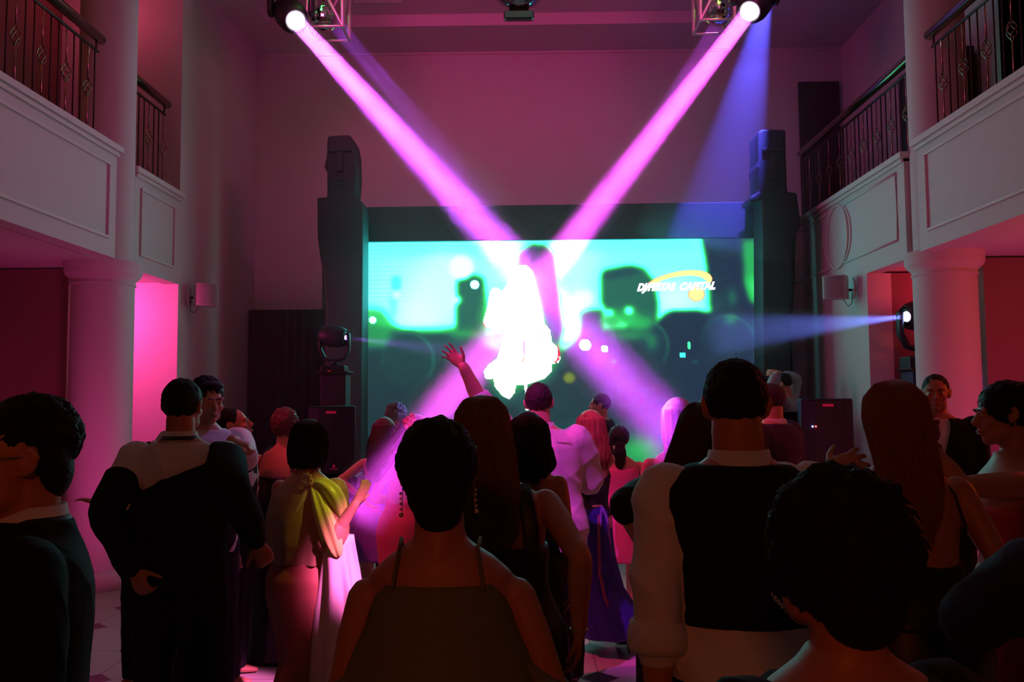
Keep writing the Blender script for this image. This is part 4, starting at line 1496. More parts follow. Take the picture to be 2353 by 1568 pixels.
def hair_long(P_, material, prof, seed=1, n=120, groove=.05, strands=300, name='hair', wave=0.0, front=None, cap=True, capr=(.085, .102, .094), tips=.03, sr=.0011, open_front=0.35):
    """long hair: cap plus a curtain lofted through prof = (z, rx, ry, x, y) in head space"""
    rnd = random.Random(seed)
    mb = MB()
    A = np.array(prof, float)
    idx = np.linspace(0, 1, len(A))
    steps = 44
    offs = [rnd.uniform(0, 6.28) for _ in range(6)]

    def pt(t, a, dr=0.0):
        v = [np.interp(t, idx, A[:, j]) for j in range(5)]
        g = groove * min(1, t * 2.2)
        m_ = 1 + g * (.5 * math.sin(17 * a + offs[0] + 2 * math.sin(3 * t + offs[1])) + .35 * math.sin(41 * a + offs[2] + 1.5 * t) + .25 * math.sin(67 * a + offs[3]))
        wv = wave * math.sin(t * 15 + offs[4] + 1.3 * math.sin(3 * a)) * t
        return (v[3] + (v[1] * m_ + dr) * math.cos(a) + wv, v[4] + (v[2] * m_ + dr) * math.sin(a) + wv * .4, v[0] + (tips * math.sin(9 * a + offs[5]) * max(0, t - .8) * 3 if tips else 0))
    rings = []
    for i in range(steps + 1):
        t = i / steps
        rings.append([P_.H(pt(t, a)) for a in np.linspace(0, 2 * math.pi, n + 1)[:-1]])
    mb.rings(rings)
    if cap:
        hell(mb, P_.H, (0, -.020, .032), capr, 48, 32)
    for _ in range(strands):
        a = rnd.uniform(0, 2 * math.pi)
        t0 = rnd.uniform(.0, .5); t1 = min(1.06, t0 + rnd.uniform(.35, .8))
        dr0 = rnd.uniform(.0005, .004)
        da = rnd.uniform(-.10, .10)
        pts = []
        for k in range(11):
            t = t0 + (t1 - t0) * k / 10
            pts.append(P_.H(pt(min(t, 1.0), a + da * k / 10, dr0 + .002 * math.sin(k + a * 9))))
            if t > 1.0:
                q = pts[-1]; pts[-1] = (q[0], q[1], q[2] - (t - 1.0) * .5)
        mb.tube(pts, [sr * (1 - .06 * k) for k in range(11)], n=4, caps=False)
    return hair_obj(P_, mb, material, name)


# ------------------------------------------------------------------ the crowd
SK1 = skin_mat('skin_tan', (.52, .22, .13))
SK2 = skin_mat('skin_olive', (.47, .18, .09))
SK3 = skin_mat('skin_fair', (.66, .31, .22))
black_suit = mat('black_wool', (.010, .010, .012), rough=.85, bump=.15, scale=220, spec=.2)
black_satin = mat('black_satin', (.010, .010, .012), rough=.45, bump=.05, scale=60)
black_cotton = mat('black_cotton', (.012, .011, .012), rough=.8, bump=.12, scale=160, spec=.25)
white_shirt = mat('white_cotton', (.72, .70, .70), rough=.75, bump=.08, scale=120)
dark_shoe = mat('black_leather', (.012, .011, .011), rough=.25)
hair_black = mat('black_hair', (.007, .006, .006), rough=.5, bump=.6, scale=60, stretch=(6, 6, .5), spec=.3)
hair_short = mat('black_short_hair', (.008, .007, .006), rough=.6, bump=.8, scale=120, spec=.25)
hair_brown = mat('brown_hair', (.24, .11, .055), rough=.42, bump=.6, scale=45, stretch=(9, 9, .35), var=.35)
hair_dkbrown = mat('dark_brown_hair', (.075, .032, .022), rough=.42, bump=.6, scale=45, stretch=(9, 9, .35), var=.3)
hair_red = mat('auburn_hair', (.40, .12, .06), rough=.42, bump=.6, scale=45, stretch=(8, 8, .5), var=.3)
hair_blond = mat('blond_hair', (.5, .36, .25), rough=.42, bump=.6, scale=45, stretch=(8, 8, .4), var=.2)
hair_grey = mat('grey_hair', (.30, .28, .26), rough=.6, bump=.7, scale=80)
pearl = mat('pearl_bead', (.7, .55, .45), rough=.15)
gold = mat('gold_metal', (.7, .45, .15), rough=.2, metal=1)


def ht(px, py, Y):
    return at(px, py, Y).z


def earring(P_, q, pts, material, name='earring'):
    mb = MB()
    for (x, y, z, r) in pts:
        hell(mb, P_.H, (q * (.084 + x), -.018 + y, -.030 - z), (r, r, r), 8, 6)
    mb.tube([P_.H((q * .083, -.018, -.028)), P_.H((q * .085, -.018, -.030 - pts[-1][2]))], .0009, n=5, caps=False)
    return mb.build(name, material, P_.root, smooth=True)


# --- man in the left foreground, black dinner jacket, bow tie and glasses
p = person('man in the near left foreground in black dinner jacket, bow tie and glasses, facing left', 50, 1.78, ht(70, 917, 1.78), -120, 'm', head=(-4, 2, 0), build=1.05, skin=SK2, voxel=.007, face=True)
top_garment(p, 'jacket', black_suit, .78, 1.50, .028, (.97, .97), 1.28, .012, fold=wr(.004, 18, 14, 12, 1))
trousers(p, black_suit)
collar_ring(p, white_shirt, 'shirt_collar', r=.074, h=.050, z=1.474)
collar_ring(p, black_satin, 'bow_tie_band', r=.078, h=.020, z=1.482)
mb = MB()
for q in (-1, 1):
    rings = []
    for t in np.linspace(0, 1, 6):
        hh = .010 + .026 * math.sin(t * math.pi * .62)
        rings.append([p.T(((q * (.004 + .055 * t)) * p.s, (.070 + .008 * math.cos(a)) * p.s, (1.455 + hh * math.sin(a)) * p.s)) for a in np.linspace(0, 2 * math.pi, 13)[:-1]])
    mb.rings(rings)
mb.ell(p.T((0, .076 * p.s, 1.455 * p.s)), (.010, .008, .013))
mb.build('bow_tie', black_satin, p.root, smooth=True)
hair_cap(p, hair_short, c=(0, -.030, .050), r=(.078, .094, .088), tuft=.004, seed=3, strands=900, length=.020, extra=[((0, -.062, -.020), (.064, .048, .068)), ((0, -.045, .010), (.0795, .062, .060)), ((0, .030, .085), (.062, .050, .034))])
g = MB()
for q in (-1, 1):
    g.tube([p.H((q * .030 + .021 * math.cos(t), .098, .001 + .016 * math.sin(t))) for t in np.linspace(0, 2 * math.pi, 17)], .0013, n=6, caps=False)
    g.tube([p.H((q * .051, .097, .006)), p.H((q * .074, .070, .006)), p.H((q * .082, -.018, .008))], .0014, n=6)
g.tube([p.H((-.009, .098, .003)), p.H((0, .102, .006)), p.H((.009, .098, .003))], .0013, n=6)
g.build('glasses', mat('gunmetal_frame', (.3, .28, .26), rough=.2, metal=1), p.root, smooth=True)

# --- man from behind with the black jacket slipped off his shoulders
p = person('man seen from behind with a black jacket slipped off his white-shirted shoulders', 420, 3.9, ht(417, 868, 3.9), 2, 'm', build=1.06, skin=SK2, voxel=.008,
           armL=dict(w=('px', 306, 1308, 3.70), pole=(-.7, -.8, .1), curl=.9, n=(-.3, -1, 0)), armR=dict(w=('px', 592, 1246, 3.72), pole=(.35, -1, -.2), curl=1.0, n=(.5, -1, .4)))
top_garment(p, 'shirt', white_shirt, .84, 1.475, .012, (.30, .18), 1.18, .008, fold=wr(.007, 20, 16, 14, 2))
collar_ring(p, white_shirt, 'shirt_collar', r=.070, h=.045, z=1.47)
collar_ring(p, black_satin, 'bow_tie_band', r=.0735, h=.018, z=1.477)
trousers(p, black_suit, add=.03)
mb = MB()
s = p.s


def jk(cx, z, rx, ry, tl=0.0, cy0=-.02):
    cx -= .025
    return [p.T(((cx + rx * math.cos(a)) * s, (cy0 + ry * math.copysign(abs(math.sin(a)) ** .85, math.sin(a))) * s, (z + tl * math.cos(a)) * s)) for a in np.linspace(0, 2 * math.pi, 41)[:-1]]


mb.rings([jk(.0, .88, .19, .15), jk(-.02, .96, .225, .165), jk(-.03, 1.06, .265, .17), jk(-.03, 1.15, .285, .17, .02), jk(-.01, 1.23, .265, .16, .07), jk(.01, 1.30, .235, .145, .085), jk(.02, 1.325, .21, .13, .085)])
for q in (-1, 1):
    S, E, W = p.arm[q]
    mb.tube(*spath([S + (E - S) * (.15 if q > 0 else .45), E, E + (W - E) * .5, E + (W - E) * .93], [.088, .085, .072, .055]), n=18)
S, E, W = p.arm[1]
mb.tube([S + V3((-.03, -.01, .01)), S + V3((.01, 0, -.01)), S + (E - S) * .4], [.06, .078, .08], n=16)
remeshed(mb, 'jacket', black_suit, p.root, .009, 3, wr(.009, 11, 9, 8, 5))
hair_cap(p, hair_short, c=(0, -.018, .030), r=(.0815, .100, .096), tuft=.003, seed=5, strands=500, length=.012)
MB().box(-.004, .004, -.001, .001, -.014, .014).build('sleeve_label', white_shirt, p.root).matrix_local = Matrix.Translation(p.T((-.135 * s, -.195 * s, 1.215 * s))) @ Matrix.Rotation(.5, 4, 'Y')

# --- man in a white shirt facing the camera side, clasping an arm
p = person('dark-haired man in a white shirt facing right, embracing behind the draped-jacket man', 474, 4.75, ht(474, 866, 4.75), 128, 'm', head=(8, -6, 0), build=1.08, skin=SK3, voxel=.007, face=True,
           armL=dict(w=('px', 534, 1012, 4.42), pole=(-.4, .4, -1), curl=1.05, n=(0, 0, 1), hd=(-.2, .3, -.1)), armR=dict(w=(.2, .22, 1.05)))
top_garment(p, 'shirt', white_shirt, .84, 1.475, .014, (.62, .6), 1.22, .010, fold=wr(.005, 20, 16, 14, 4))
collar_ring(p, white_shirt, 'shirt_collar', r=.070, h=.040, z=1.465)
cuff(p, -1, .62, white_shirt)
S, E, W = p.arm[-1]
MB().tube([W - (W - E) * .10, W - (W - E) * .03], .034, n=20, caps=False).build('wristwatch', gold, p.root, smooth=True)
trousers(p, black_suit)
hair_cap(p, hair_short, c=(0, -.026, .048), r=(.084, .098, .088), tuft=.006, seed=8, strands=260, length=.02, extra=[((0, .045, .088), (.062, .040, .026))])

# --- man in profile looking up
p = person('short-haired man in open dark suit and white shirt, in profile gazing up to the right', 547, 5.4, ht(545, 934, 5.4), 82, 'm', head=(0, 17, 0), build=1.02, skin=SK1, voxel=.007, face=True)
top_garment(p, 'shirt', white_shirt, .86, 1.47, .010, (0, 0))
jm = MB()
s = p.s
rings = []
for z, rx, ry in ((.78, .20, .15), (.95, .195, .15), (1.1, .18, .14), (1.25, .195, .145), (1.38, .20, .14), (1.44, .16, .11), (1.47, .10, .09)):
    rings.append([p.T((rx * s * math.cos(a), ry * s * math.sin(a) - .005, z * s)) for a in np.linspace(R(128), R(128 + 316), 40)] + [p.T(((rx - .012) * s * math.cos(a), (ry - .012) * s * math.sin(a) - .005, z * s)) for a in np.linspace(R(128 + 316), R(128), 40)])
jm.rings(rings)
for q in (-1, 1):
    S, E, W = p.arm[q]
    jm.tube([S, S + (E - S) * .5, E, E + (W - E) * .9], [.078, .068, .058, .045], n=16)
remeshed(jm, 'jacket', black_suit, p.root, .009, 2, wr(.004, 14, 12, 10, 2))
collar_ring(p, white_shirt, 'shirt_collar', r=.068, h=.035, z=1.465)
trousers(p, black_suit)
hair_cap(p, hair_short, c=(0, -.026, .034), r=(.080, .092, .090), tuft=.002, seed=9, strands=200, length=.010)

# --- woman with cropped hair in a thin-strapped black gown
p = person('woman with short auburn hair in a long black thin-strapped gown, back glowing red', 648, 5.85, ht(660, 936, 5.85), 8, 'f', lean=(.04, 0), head=(12, 0, 0), build=1.22, shoulder=.185, skin=SK3, voxel=.008,
           armL=dict(w=('px', 588, 1122, 5.6), pole=(-.8, -.6, -.3), curl=.5, n=(-1, -.6, .2), hd=(-.5, .2, -.5)), armR=dict(w=(.16, .25, 1.08)))
bodice(p, black_satin, .95, 1.285, .012, 'bodice', dip=.02)
skirt(p, black_satin, [(1.02, .20, .16), (.92, .235, .185), (.7, .235, .19), (.4, .22, .19), (.1, .235, .20), (.015, .24, .21)], 'skirt', 11, .03)
for q in (-1, 1):
    strap(p, black_satin, [(q * .13, -.13, 1.26), (q * .125, -.125, 1.36), (q * .11, -.10, 1.43), (q * .095, -.02, 1.475), (q * .11, .08, 1.40), (q * .11, .13, 1.28)], .004)
hair_cap(p, mat('short_auburn_hair', (.12, .035, .03), rough=.5, bump=.8, scale=90), c=(0, -.026, .020), r=(.090, .108, .108), tuft=.008, seed=12, strands=500, length=.022)

# --- woman with the black bob and the draped satin wrap
p = person('woman with a black bob in a fitted gown, sheer wrap and yellow lit shoulder bow', 705, 4.35, ht(714, 962, 4.35), 22, 'f', lean=(.03, 0), head=(0, 0, 0), build=1.12, shoulder=.175, skin=SK3, voxel=.008,
           armL=dict(w=(-.10, .30, 1.12), pole=(-1, -.3, -.6)), armR=dict(w=('px', 816, 1158, 4.15), pole=(.0, -.3, -1), curl=.25, hd=(.35, .3, .75), n=(1, -.3, 0)))
gown = mat('wine_crepe', (.42, .13, .10), rough=.6, bump=.1, scale=80)
wrapm = mat('sheer_champagne_wrap', (.46, .24, .15), rough=.5, bump=.12, scale=30)
bowm = mat('yellow_satin', (.80, .74, .22), rough=.35, bump=.05, scale=30)
sheer = mat('white_pink_chiffon', (.85, .66, .70), rough=.5, bump=.15, scale=18, stretch=(5, 5, .4))
skirt(p, gown, [(1.10, .150, .115), (1.0, .190, .150), (.90, .225, .175), (.80, .225, .170), (.62, .175, .145), (.45, .140, .13), (.25, .19, .18, .02, -.03), (.10, .30, .27, .03, -.06), (.02, .36, .33, .03, -.08)], 'gown_skirt', 9, .035, steps=40)
skirt(p, wrapm, [(1.425, .07, .06), (1.41, .145, .095, .0, 0), (1.34, .215, .14), (1.22, .24, .165), (1.10, .235, .17), (1.02, .215, .16), (.985, .205, .155, 0, 0)], 'wrap', 9, .075, seed=2, swirl=2.5)
# shoulder bow: knot, loops and the long yellow swag
s = p.s
kn = V3(p.T((.10 * s, -.105 * s, 1.41 * s)))
mb = MB(); mb.ell(kn, (.030, .026, .022))
mb.build('bow_knot', mat('pink_satin', (.75, .40, .42), rough=.4), p.root, smooth=True)


def swag(name, pts, wid, thick, material, rip=3, ph=0.0):
    rings = []
    P3 = [V3(q) for q in pts]
    for i, c in enumerate(P3):
        d = P3[min(i + 1, len(P3) - 1)] - P3[max(i - 1, 0)]
        d /= np.linalg.norm(d)
        out = V3((0.25, -1, .1)); side = np.cross(d, out); side /= np.linalg.norm(side); out = np.cross(side, d)
        w = wid[i]
        ring = []
        for a in np.linspace(0, 2 * math.pi, 37)[:-1]:
            r_ = 1 + .16 * math.sin(rip * a * 2 + ph + i * .3)
            ring.append(c + side * math.cos(a) * w * r_ + out * math.sin(a) * thick[i] * r_)
        rings.append(ring)
    mb = MB(); mb.rings(rings)
    o = mb.build(name, material, p.root, smooth=True)
    md = o.modifiers.new('sub', 'SUBSURF'); md.levels = 1; md.render_levels = 1
    return o


swag('swag', [kn, kn + V3((.045, -.02, -.06)), kn + V3((.09, -.03, -.15)), kn + V3((.13, -.03, -.24)), kn + V3((.155, -.02, -.31)), kn + V3((.16, -.01, -.34))], [.014, .030, .042, .046, .034, .012], [.014, .028, .036, .036, .028, .01], bowm)
swag('bow_loop', [kn, kn + V3((.05, -.005, .012)), kn + V3((.10, .0, -.015)), kn + V3((.14, .01, -.07)), kn + V3((.155, .02, -.13)), kn + V3((.15, .02, -.16))], [.016, .028, .036, .040, .032, .012], [.012, .022, .028, .028, .02, .008], bowm, 2, 1)
S, E, W = p.arm[1]
mb = MB(); mb.tube(*spath([S, S + (E - S) * .5, E, E + (W - E) * .35], [.062, .066, .064, .05]), n=20)
remeshed(mb, 'arm_drape', wrapm, p.root, .008, 2, wr(.006, 20, 18, 16, 3))
swag('bow_tail', [kn, kn + V3((-.03, -.02, -.05)), kn + V3((-.06, -.035, -.14)), kn + V3((-.10, -.04, -.24)), kn + V3((-.14, -.04, -.32))], [.010, .018, .022, .024, .014], [.008, .012, .012, .012, .008], mat('pale_rose_satin', (.72, .5, .45), rough=.4), 2, 2)
fl = MB()
for k in range(9):
    a = k * 2 * math.pi / 9
    fl.ell(kn + V3((-.02 + .022 * math.cos(a), -.02, .022 + .022 * math.sin(a))), (.016, .007, .012), 8, 6, Matrix.Rotation(-a, 3, 'Y'))
fl.build('flower_brooch', mat('rose_petals', (.75, .5, .35), rough=.5), p.root, smooth=True)
# pale chiffon train falling from her right hip
rings = []
for i in range(31):
    t = i / 30
    z = (1.13 - 1.10 * t) * s
    cx = (.235 + .05 * math.sin(t * 2.2) - .07 * t) * s
    w = (.055 + .085 * math.sin(min(1, t * 1.5) * 1.57)) * s
    ring = []
    for a in np.linspace(0, 2 * math.pi, 73)[:-1]:
        m_ = 1 + .20 * min(1, t * 3) * math.sin(8 * a + 1.5 * math.sin(2 * a) + 1.5 * t)
        ring.append((cx + w * m_ * math.cos(a), (-.03 + .11 * m_ * math.sin(a)) * s, z))
    rings.append(ring)
mb = MB(); mb.rings(rings); mb.build('chiffon_train', sheer, p.root, smooth=True)
hair_long(p, hair_black, [(.120, .03, .03, 0, -.02), (.10, .07, .08, 0, -.02), (.05, .090, .105, 0, -.018), (0, .100, .112, 0, -.020), (-.06, .105, .108, 0, -.026), (-.11, .098, .095, 0, -.032), (-.135, .085, .080, 0, -.034)], seed=4, groove=.012, strands=500, tips=.004, sr=.0010)

# --- girl in the short violet dress, half hidden
p = person('long-haired girl in a short shiny violet dress behind the clapping hands', 872, 6.4, ht(900, 958, 6.4), 15, 'f', lean=(.06, .02), build=.98, skin=SK3, voxel=.009,
           armL=dict(w=('px', 836, 1150, 6.2), curl=.4))
violet = mat('violet_taffeta', (.30, .14, .62), rough=.32, bump=.35, scale=10, stretch=(4, 4, 1))
bodice(p, violet, 1.0, 1.27, .012, 'bodice')
skirt(p, violet, [(1.06, .145, .11), (.98, .20, .17), (.85, .25, .22), (.72, .27, .25), (.62, .28, .26)], 'skirt', 10, .09, 1)
hair_long(p, hair_dkbrown, [(.12, .03, .03, 0, -.02), (.06, .088, .10, 0, -.022), (-.05, .092, .09, -.005, -.045), (-.16, .085, .06, -.02, -.075), (-.28, .075, .05, -.04, -.085), (-.37, .055, .04, -.05, -.08)], seed=21, groove=.08, wave=.010, strands=160)
# --- woman with the red flower, looking down to the right
p = person('woman with a red flower in long wavy dark hair, in a fitted crimson gown', 922, 5.75, ht(925, 946, 5.75), 38, 'f', lean=(.02, .10), head=(20, -24, 6), build=1.0, skin=SK3, voxel=.008,
           armL=dict(w=(-.16, .2, 1.0)))
crim = mat('crimson_jersey', (.62, .10, .14), rough=.55, bump=.08, scale=90)
bodice(p, crim, .98, 1.20, .010, 'bodice', dip=.10)
skirt(p, crim, [(1.08, .140, .108), (.98, .180, .150), (.88, .195, .160), (.7, .175, .145), (.45, .145, .13), (.2, .16, .15), (.02, .20, .19)], 'skirt', 8, .02, 2)
hair_long(p, hair_dkbrown, [(.12, .03, .03, 0, -.02), (.06, .088, .104, 0, -.022), (-.03, .096, .096, 0, -.036), (-.12, .094, .075, -.02, -.07), (-.22, .085, .060, -.055, -.10), (-.33, .075, .052, -.085, -.12), (-.42, .050, .038, -.10, -.12)], seed=22, groove=.09, wave=.012, strands=300)
mb = MB()
for k in range(14):
    a = k * 2.4; rr_ = .006 + .0019 * k
    rr_ *= 1.5
    c = p.H((.060 - rr_ * .6 * math.cos(a), -.098 - rr_ * .6 * math.cos(a), .045 + rr_ * 1.15 * math.sin(a)))
    mb.ell(c, (.020, .020, .020), 8, 6)
mb.build('hair_flower', mat('red_petals', (.85, .05, .02), rough=.5), p.root, smooth=True)
earring(p, 1, [(0, 0, .006, .004), (0, 0, .022, .003), (0, 0, .04, .005)], pearl)

# --- grey-haired head behind her
p = person('grey-haired man in dark clothes behind the woman with the red flower', 911, 7.6, ht(911, 926, 7.6), 10, 'm', skin=SK1, voxel=.010)
top_garment(p, 'jacket', black_suit, .78, 1.475, .024, (.97, .97), 1.28, .012); trousers(p, black_suit)
hair_cap(p, hair_grey, c=(0, -.02, .036), r=(.092, .104, .092), tuft=.010, seed=30, strands=300, length=.025, curl=.4)

# --- dominant woman in the centre foreground
p = person('woman with cropped black hair in an olive cold-shoulder blouse, centre foreground', 1022, 2.0, ht(1005, 969, 2.0), 0, 'f', lean=(-.02, 0), head=(-4, 0, -2), build=1.13, shoulder=.172, shz=1.335, skin=SK2, voxel=.007, neck=1.22, headscale=1.04,
           armL=dict(w=(-.23, .14, .84), pole=(-.2, -1, 0)), armR=dict(w=(.26, .12, .84), pole=(.3, -1, 0)))
olive = mat('olive_crepe', (.15, .17, .07), rough=.7, bump=.12, scale=120, var=.08)
s = p.s
skirt(p, olive, [(1.375, .150, .112, 0, -.012), (1.34, .165, .128, 0, -.010), (1.28, .185, .155, 0, -.012), (1.20, .225, .185, 0, -.012), (1.10, .27, .21, 0, -.012), (1.00, .315, .23, 0.01, -.01), (.92, .34, .25, 0.02, -.01), (.80, .35, .26)], 'blouse', 9, .035, seed=1.0, steps=32)
for q in (-1, 1):
    S, E, W = p.arm[q]
    # caped sleeve that starts below the bare shoulder
    rings = []
    for t in np.linspace(0, 1, 14):
        c = S + (E - S) * (.60 + .62 * t) + V3((q * .020 * t, -.01, 0))
        w = .052 + .040 * t
        rings.append([c + V3((w * 1.05 * math.cos(a) * (1 + .07 * t * math.sin(5 * a)), w * 1.3 * math.sin(a), -.035 * q * math.cos(a) * (1 - t))) for a in np.linspace(0, 2 * math.pi, 41)[:-1]])
    mb = MB(); mb.rings(rings); mb.build('cape_sleeve', olive, p.root, smooth=True)
    strap(p, olive, [(q * .105, -.085, 1.34), (q * .105, -.100, 1.37), (q * .098, -.088, 1.41), (q * .092, -.060, 1.455), (q * .095, .0, 1.47), (q * .10, .08, 1.39)], .0045)
hair_cap(p, hair_short, c=(0, -.026, .030), r=(.094, .112, .104), tuft=.005, seed=14, strands=1500, length=.016, curl=.25, extra=[((0, -.068, -.070), (.058, .042, .060)), ((0, -.070, -.045), (.070, .045, .06))])
for q in (-1, 1):
    earring(p, q, [(.004, 0, .010, .0035), (.004, 0, .022, .0025), (.004, 0, .034, .0035), (.004, 0, .047, .003), (.004, 0, .060, .0055)], gold if q < 0 else pearl, 'drop_earring')

# --- woman with the long straight brown hair
p = person('woman with long straight brown hair in a black wide-strapped dress beside the centre woman', 1150, 2.95, ht(1115, 902, 2.95), -4, 'f', lean=(-.085, 0), head=(0, 0, -3), build=1.2, shoulder=.178, skin=SK2, voxel=.007,
           armL=dict(w=(-.2, .25, .95)), armR=dict(w=('px', 1330, 1452, 2.80), pole=(.3, -1, -.1), curl=.45, n=(1, -.2, 0), hd=(-.05, .05, -1)))
bodice(p, black_satin, .92, 1.235, .014, 'bodice')
skirt(p, black_satin, [(1.02, .185, .145), (.92, .225, .18), (.75, .24, .2), (.4, .25, .22), (.05, .28, .26)], 'skirt', 9, .03)
for q in (-1, 1):
    strap(p, black_satin, [(q * .118, -.118, 1.17), (q * .120, -.128, 1.22), (q * .120, -.124, 1.30), (q * .118, -.108, 1.38), (q * .112, -.05, 1.440), (q * .112, .04, 1.43), (q * .118, .12, 1.27)], .026, .16, 'wide_strap', (0, -1, 0))
hair_long(p, hair_brown, [(.122, .02, .02, 0, -.02), (.112, .055, .06, 0, -.02), (.07, .088, .10, 0, -.022), (.0, .098, .104, 0, -.032), (-.08, .104, .090, 0, -.050), (-.18, .106, .062, .004, -.085), (-.30, .104, .050, .010, -.100), (-.36, .095, .044, .016, -.105), (-.41, .06, .035, .02, -.105)], seed=31, groove=.035, strands=1100, tips=.012, sr=.0010)
earring(p, -1, [(.02, -.01, .20, .004), (.02, -.01, .235, .008)], pearl)
MB().tube([p.arm[1][2] - (p.arm[1][2] - p.arm[1][1]) * .04 + V3((.028 * math.cos(a), .028 * math.sin(a), 0)) for a in np.linspace(0, 2 * math.pi, 17)], .0025, n=6, caps=False).build('bracelet', gold, p.root, smooth=True)

# --- dark curls beside her
p = person('woman with dark curly shoulder-length hair between brown-haired woman and white-shirt man', 1212, 4.3, ht(1200, 944, 4.3), 5, 'f', build=1.0, skin=SK2, voxel=.010)
bodice(p, black_cotton, .92, 1.30, .012, 'top'); trousers(p, black_cotton, 'trousers')
hair_long(p, hair_black, [(.12, .03, .03, 0, -.02), (.06, .10, .11, 0, -.022), (-.03, .118, .115, 0, -.03), (-.11, .126, .105, .004, -.045), (-.18, .12, .085, .008, -.06), (-.235, .08, .06, .01, -.06)], seed=33, groove=.10, wave=.014, strands=500, tips=.02)

# --- man in the white shirt with the raised arm
p = person('man in untucked white shirt raising his bare left forearm toward the screen', 1262, 5.3, ht(1242, 877, 5.3), 4, 'm', lean=(-.085, .03), head=(3, 2, -2), build=1.14, skin=SK3, voxel=.0065,
           armL=dict(w=('px', 1062, 838, 5.1), pole=(-.4, -.3, -1), curl=.22, spread=.30, thumb=1.1, hd=(-.62, .10, .62), n=(.3, 1, .2), ts=-1.0, fcurl=(.22, .16, .18, .24)),
           armR=dict(w=(.06, .30, 1.14), pole=(1, -.5, -.35), curl=.5))
top_garment(p, 'shirt', white_shirt, .74, 1.475, .026, (.53, .56), 1.34, .016, fold=wr(.009, 13, 11, 9, 6), flare=.02, voxel=.009)
cuff(p, -1, .50, white_shirt, .016, .06); cuff(p, 1, .56, white_shirt, .016, .06)
collar_ring(p, white_shirt, 'shirt_collar', r=.074, h=.046, z=1.462)
strap(p, mat('white_stitching', (.55, .53, .53), rough=.8), [(-.17, -.115, 1.395), (-.08, -.138, 1.40), (0, -.142, 1.402), (.08, -.138, 1.40), (.17, -.115, 1.395)], .003, name='yoke_seam')
trousers(p, black_suit); shoes(p, dark_shoe)
hair_cap(p, mat('dark_brown_short_hair', (.022, .012, .010), rough=.6, bump=.8, scale=120), c=(0, -.018, .032), r=(.0825, .100, .094), tuft=.003, seed=41, strands=500, length=.010)

# --- auburn woman in the navy skirt he holds
p = person('woman with wavy auburn hair and long navy skirt held by the white-shirt man', 1346, 6.0, ht(1358, 941, 6.0), -22, 'f', lean=(.045, 0), head=(-8, 0, 0), build=1.05, skin=SK3, voxel=.0075,
           armL=dict(w=(-.25, .2, 1.2), hand=False), armR=dict(w=('px', 1285, 1158, 5.72), pole=(.9, -.9, -.7), curl=.4, n=(0, -1, 0)),
           legs=dict(heel=.06, R=(.22, -.12, 0), L=(-.1, .05, 0)))
bodice(p, black_satin, .98, 1.32, .012, 'halter_top', dip=.09, fold=lambda a, t: .006 * math.sin(7 * a + 6 * t))
navy = mat('navy_print_silk', (.035, .03, .26), rough=.4, bump=.15, scale=14, stretch=(4, 4, .5), var=.5)
skirt(p, navy, [(1.06, .140, .108), (1.0, .172, .145), (.90, .185, .160), (.7, .185, .17, .01), (.45, .205, .20, .05, -.02), (.25, .26, .25, .12, -.05), (.13, .31, .28, .18, -.06)], 'skirt', 9, .06, .4, steps=36)
strap(p, mat('copper_print', (.28, .09, .14), rough=.4), [(.03, -.125, 1.02), (.00, -.18, .92), (-.01, -.20, .78), (-.01, -.205, .6), (.02, -.225, .42), (.05, -.26, .3)], .013, .3, 'print_panel', (0, -1, 0))
ribb = mat('violet_ribbon', (.22, .12, .55), rough=.35)
strap(p, ribb, [(.05, -.13, 1.045), (.07, -.16, .98), (.075, -.19, .9), (.085, -.2, .80)], .010, .3, 'ribbon', (0, -1, 0))
strap(p, ribb, [(.05, -.13, 1.045), (.03, -.15, .98), (.015, -.19, .92)], .010, .3, 'ribbon', (0, -1, 0))
strap(p, mat('gold_belt', (.5, .3, .12), rough=.3), [(-.12, -.08, 1.045), (0, -.12, 1.05), (.12, -.08, 1.045)], .009, .5, 'belt')
shoes(p, dark_shoe, True)
hair_long(p, hair_red, [(.12, .03, .03, 0, -.02), (.06, .098, .108, 0, -.02), (-.03, .108, .108, 0, -.03), (-.09, .105, .090, .006, -.055), (-.16, .104, .075, .012, -.078), (-.24, .100, .065, .02, -.09), (-.30, .07, .045, .024, -.09)], seed=43, groove=.07, wave=.012, strands=600, tips=.02)

# --- man in dark suit before the screen
p = person('man in a dark suit in profile facing left, just in front of the screen', 1378, 9.0, ht(1356, 904, 9.0), -66, 'm', head=(-14, 2, 0), build=1.15, skin=SK3, voxel=.009, face=True)
top_garment(p, 'jacket', black_suit, .78, 1.475, .028, (.97, .97), 1.3, .014); trousers(p, black_suit); shoes(p, dark_shoe)
hair_cap(p, hair_short, c=(0, -.024, .034), r=(.083, .097, .092), tuft=.003, seed=51, strands=120, length=.012)
collar_ring(p, white_shirt, 'shirt_collar', r=.068, h=.03, z=1.465)

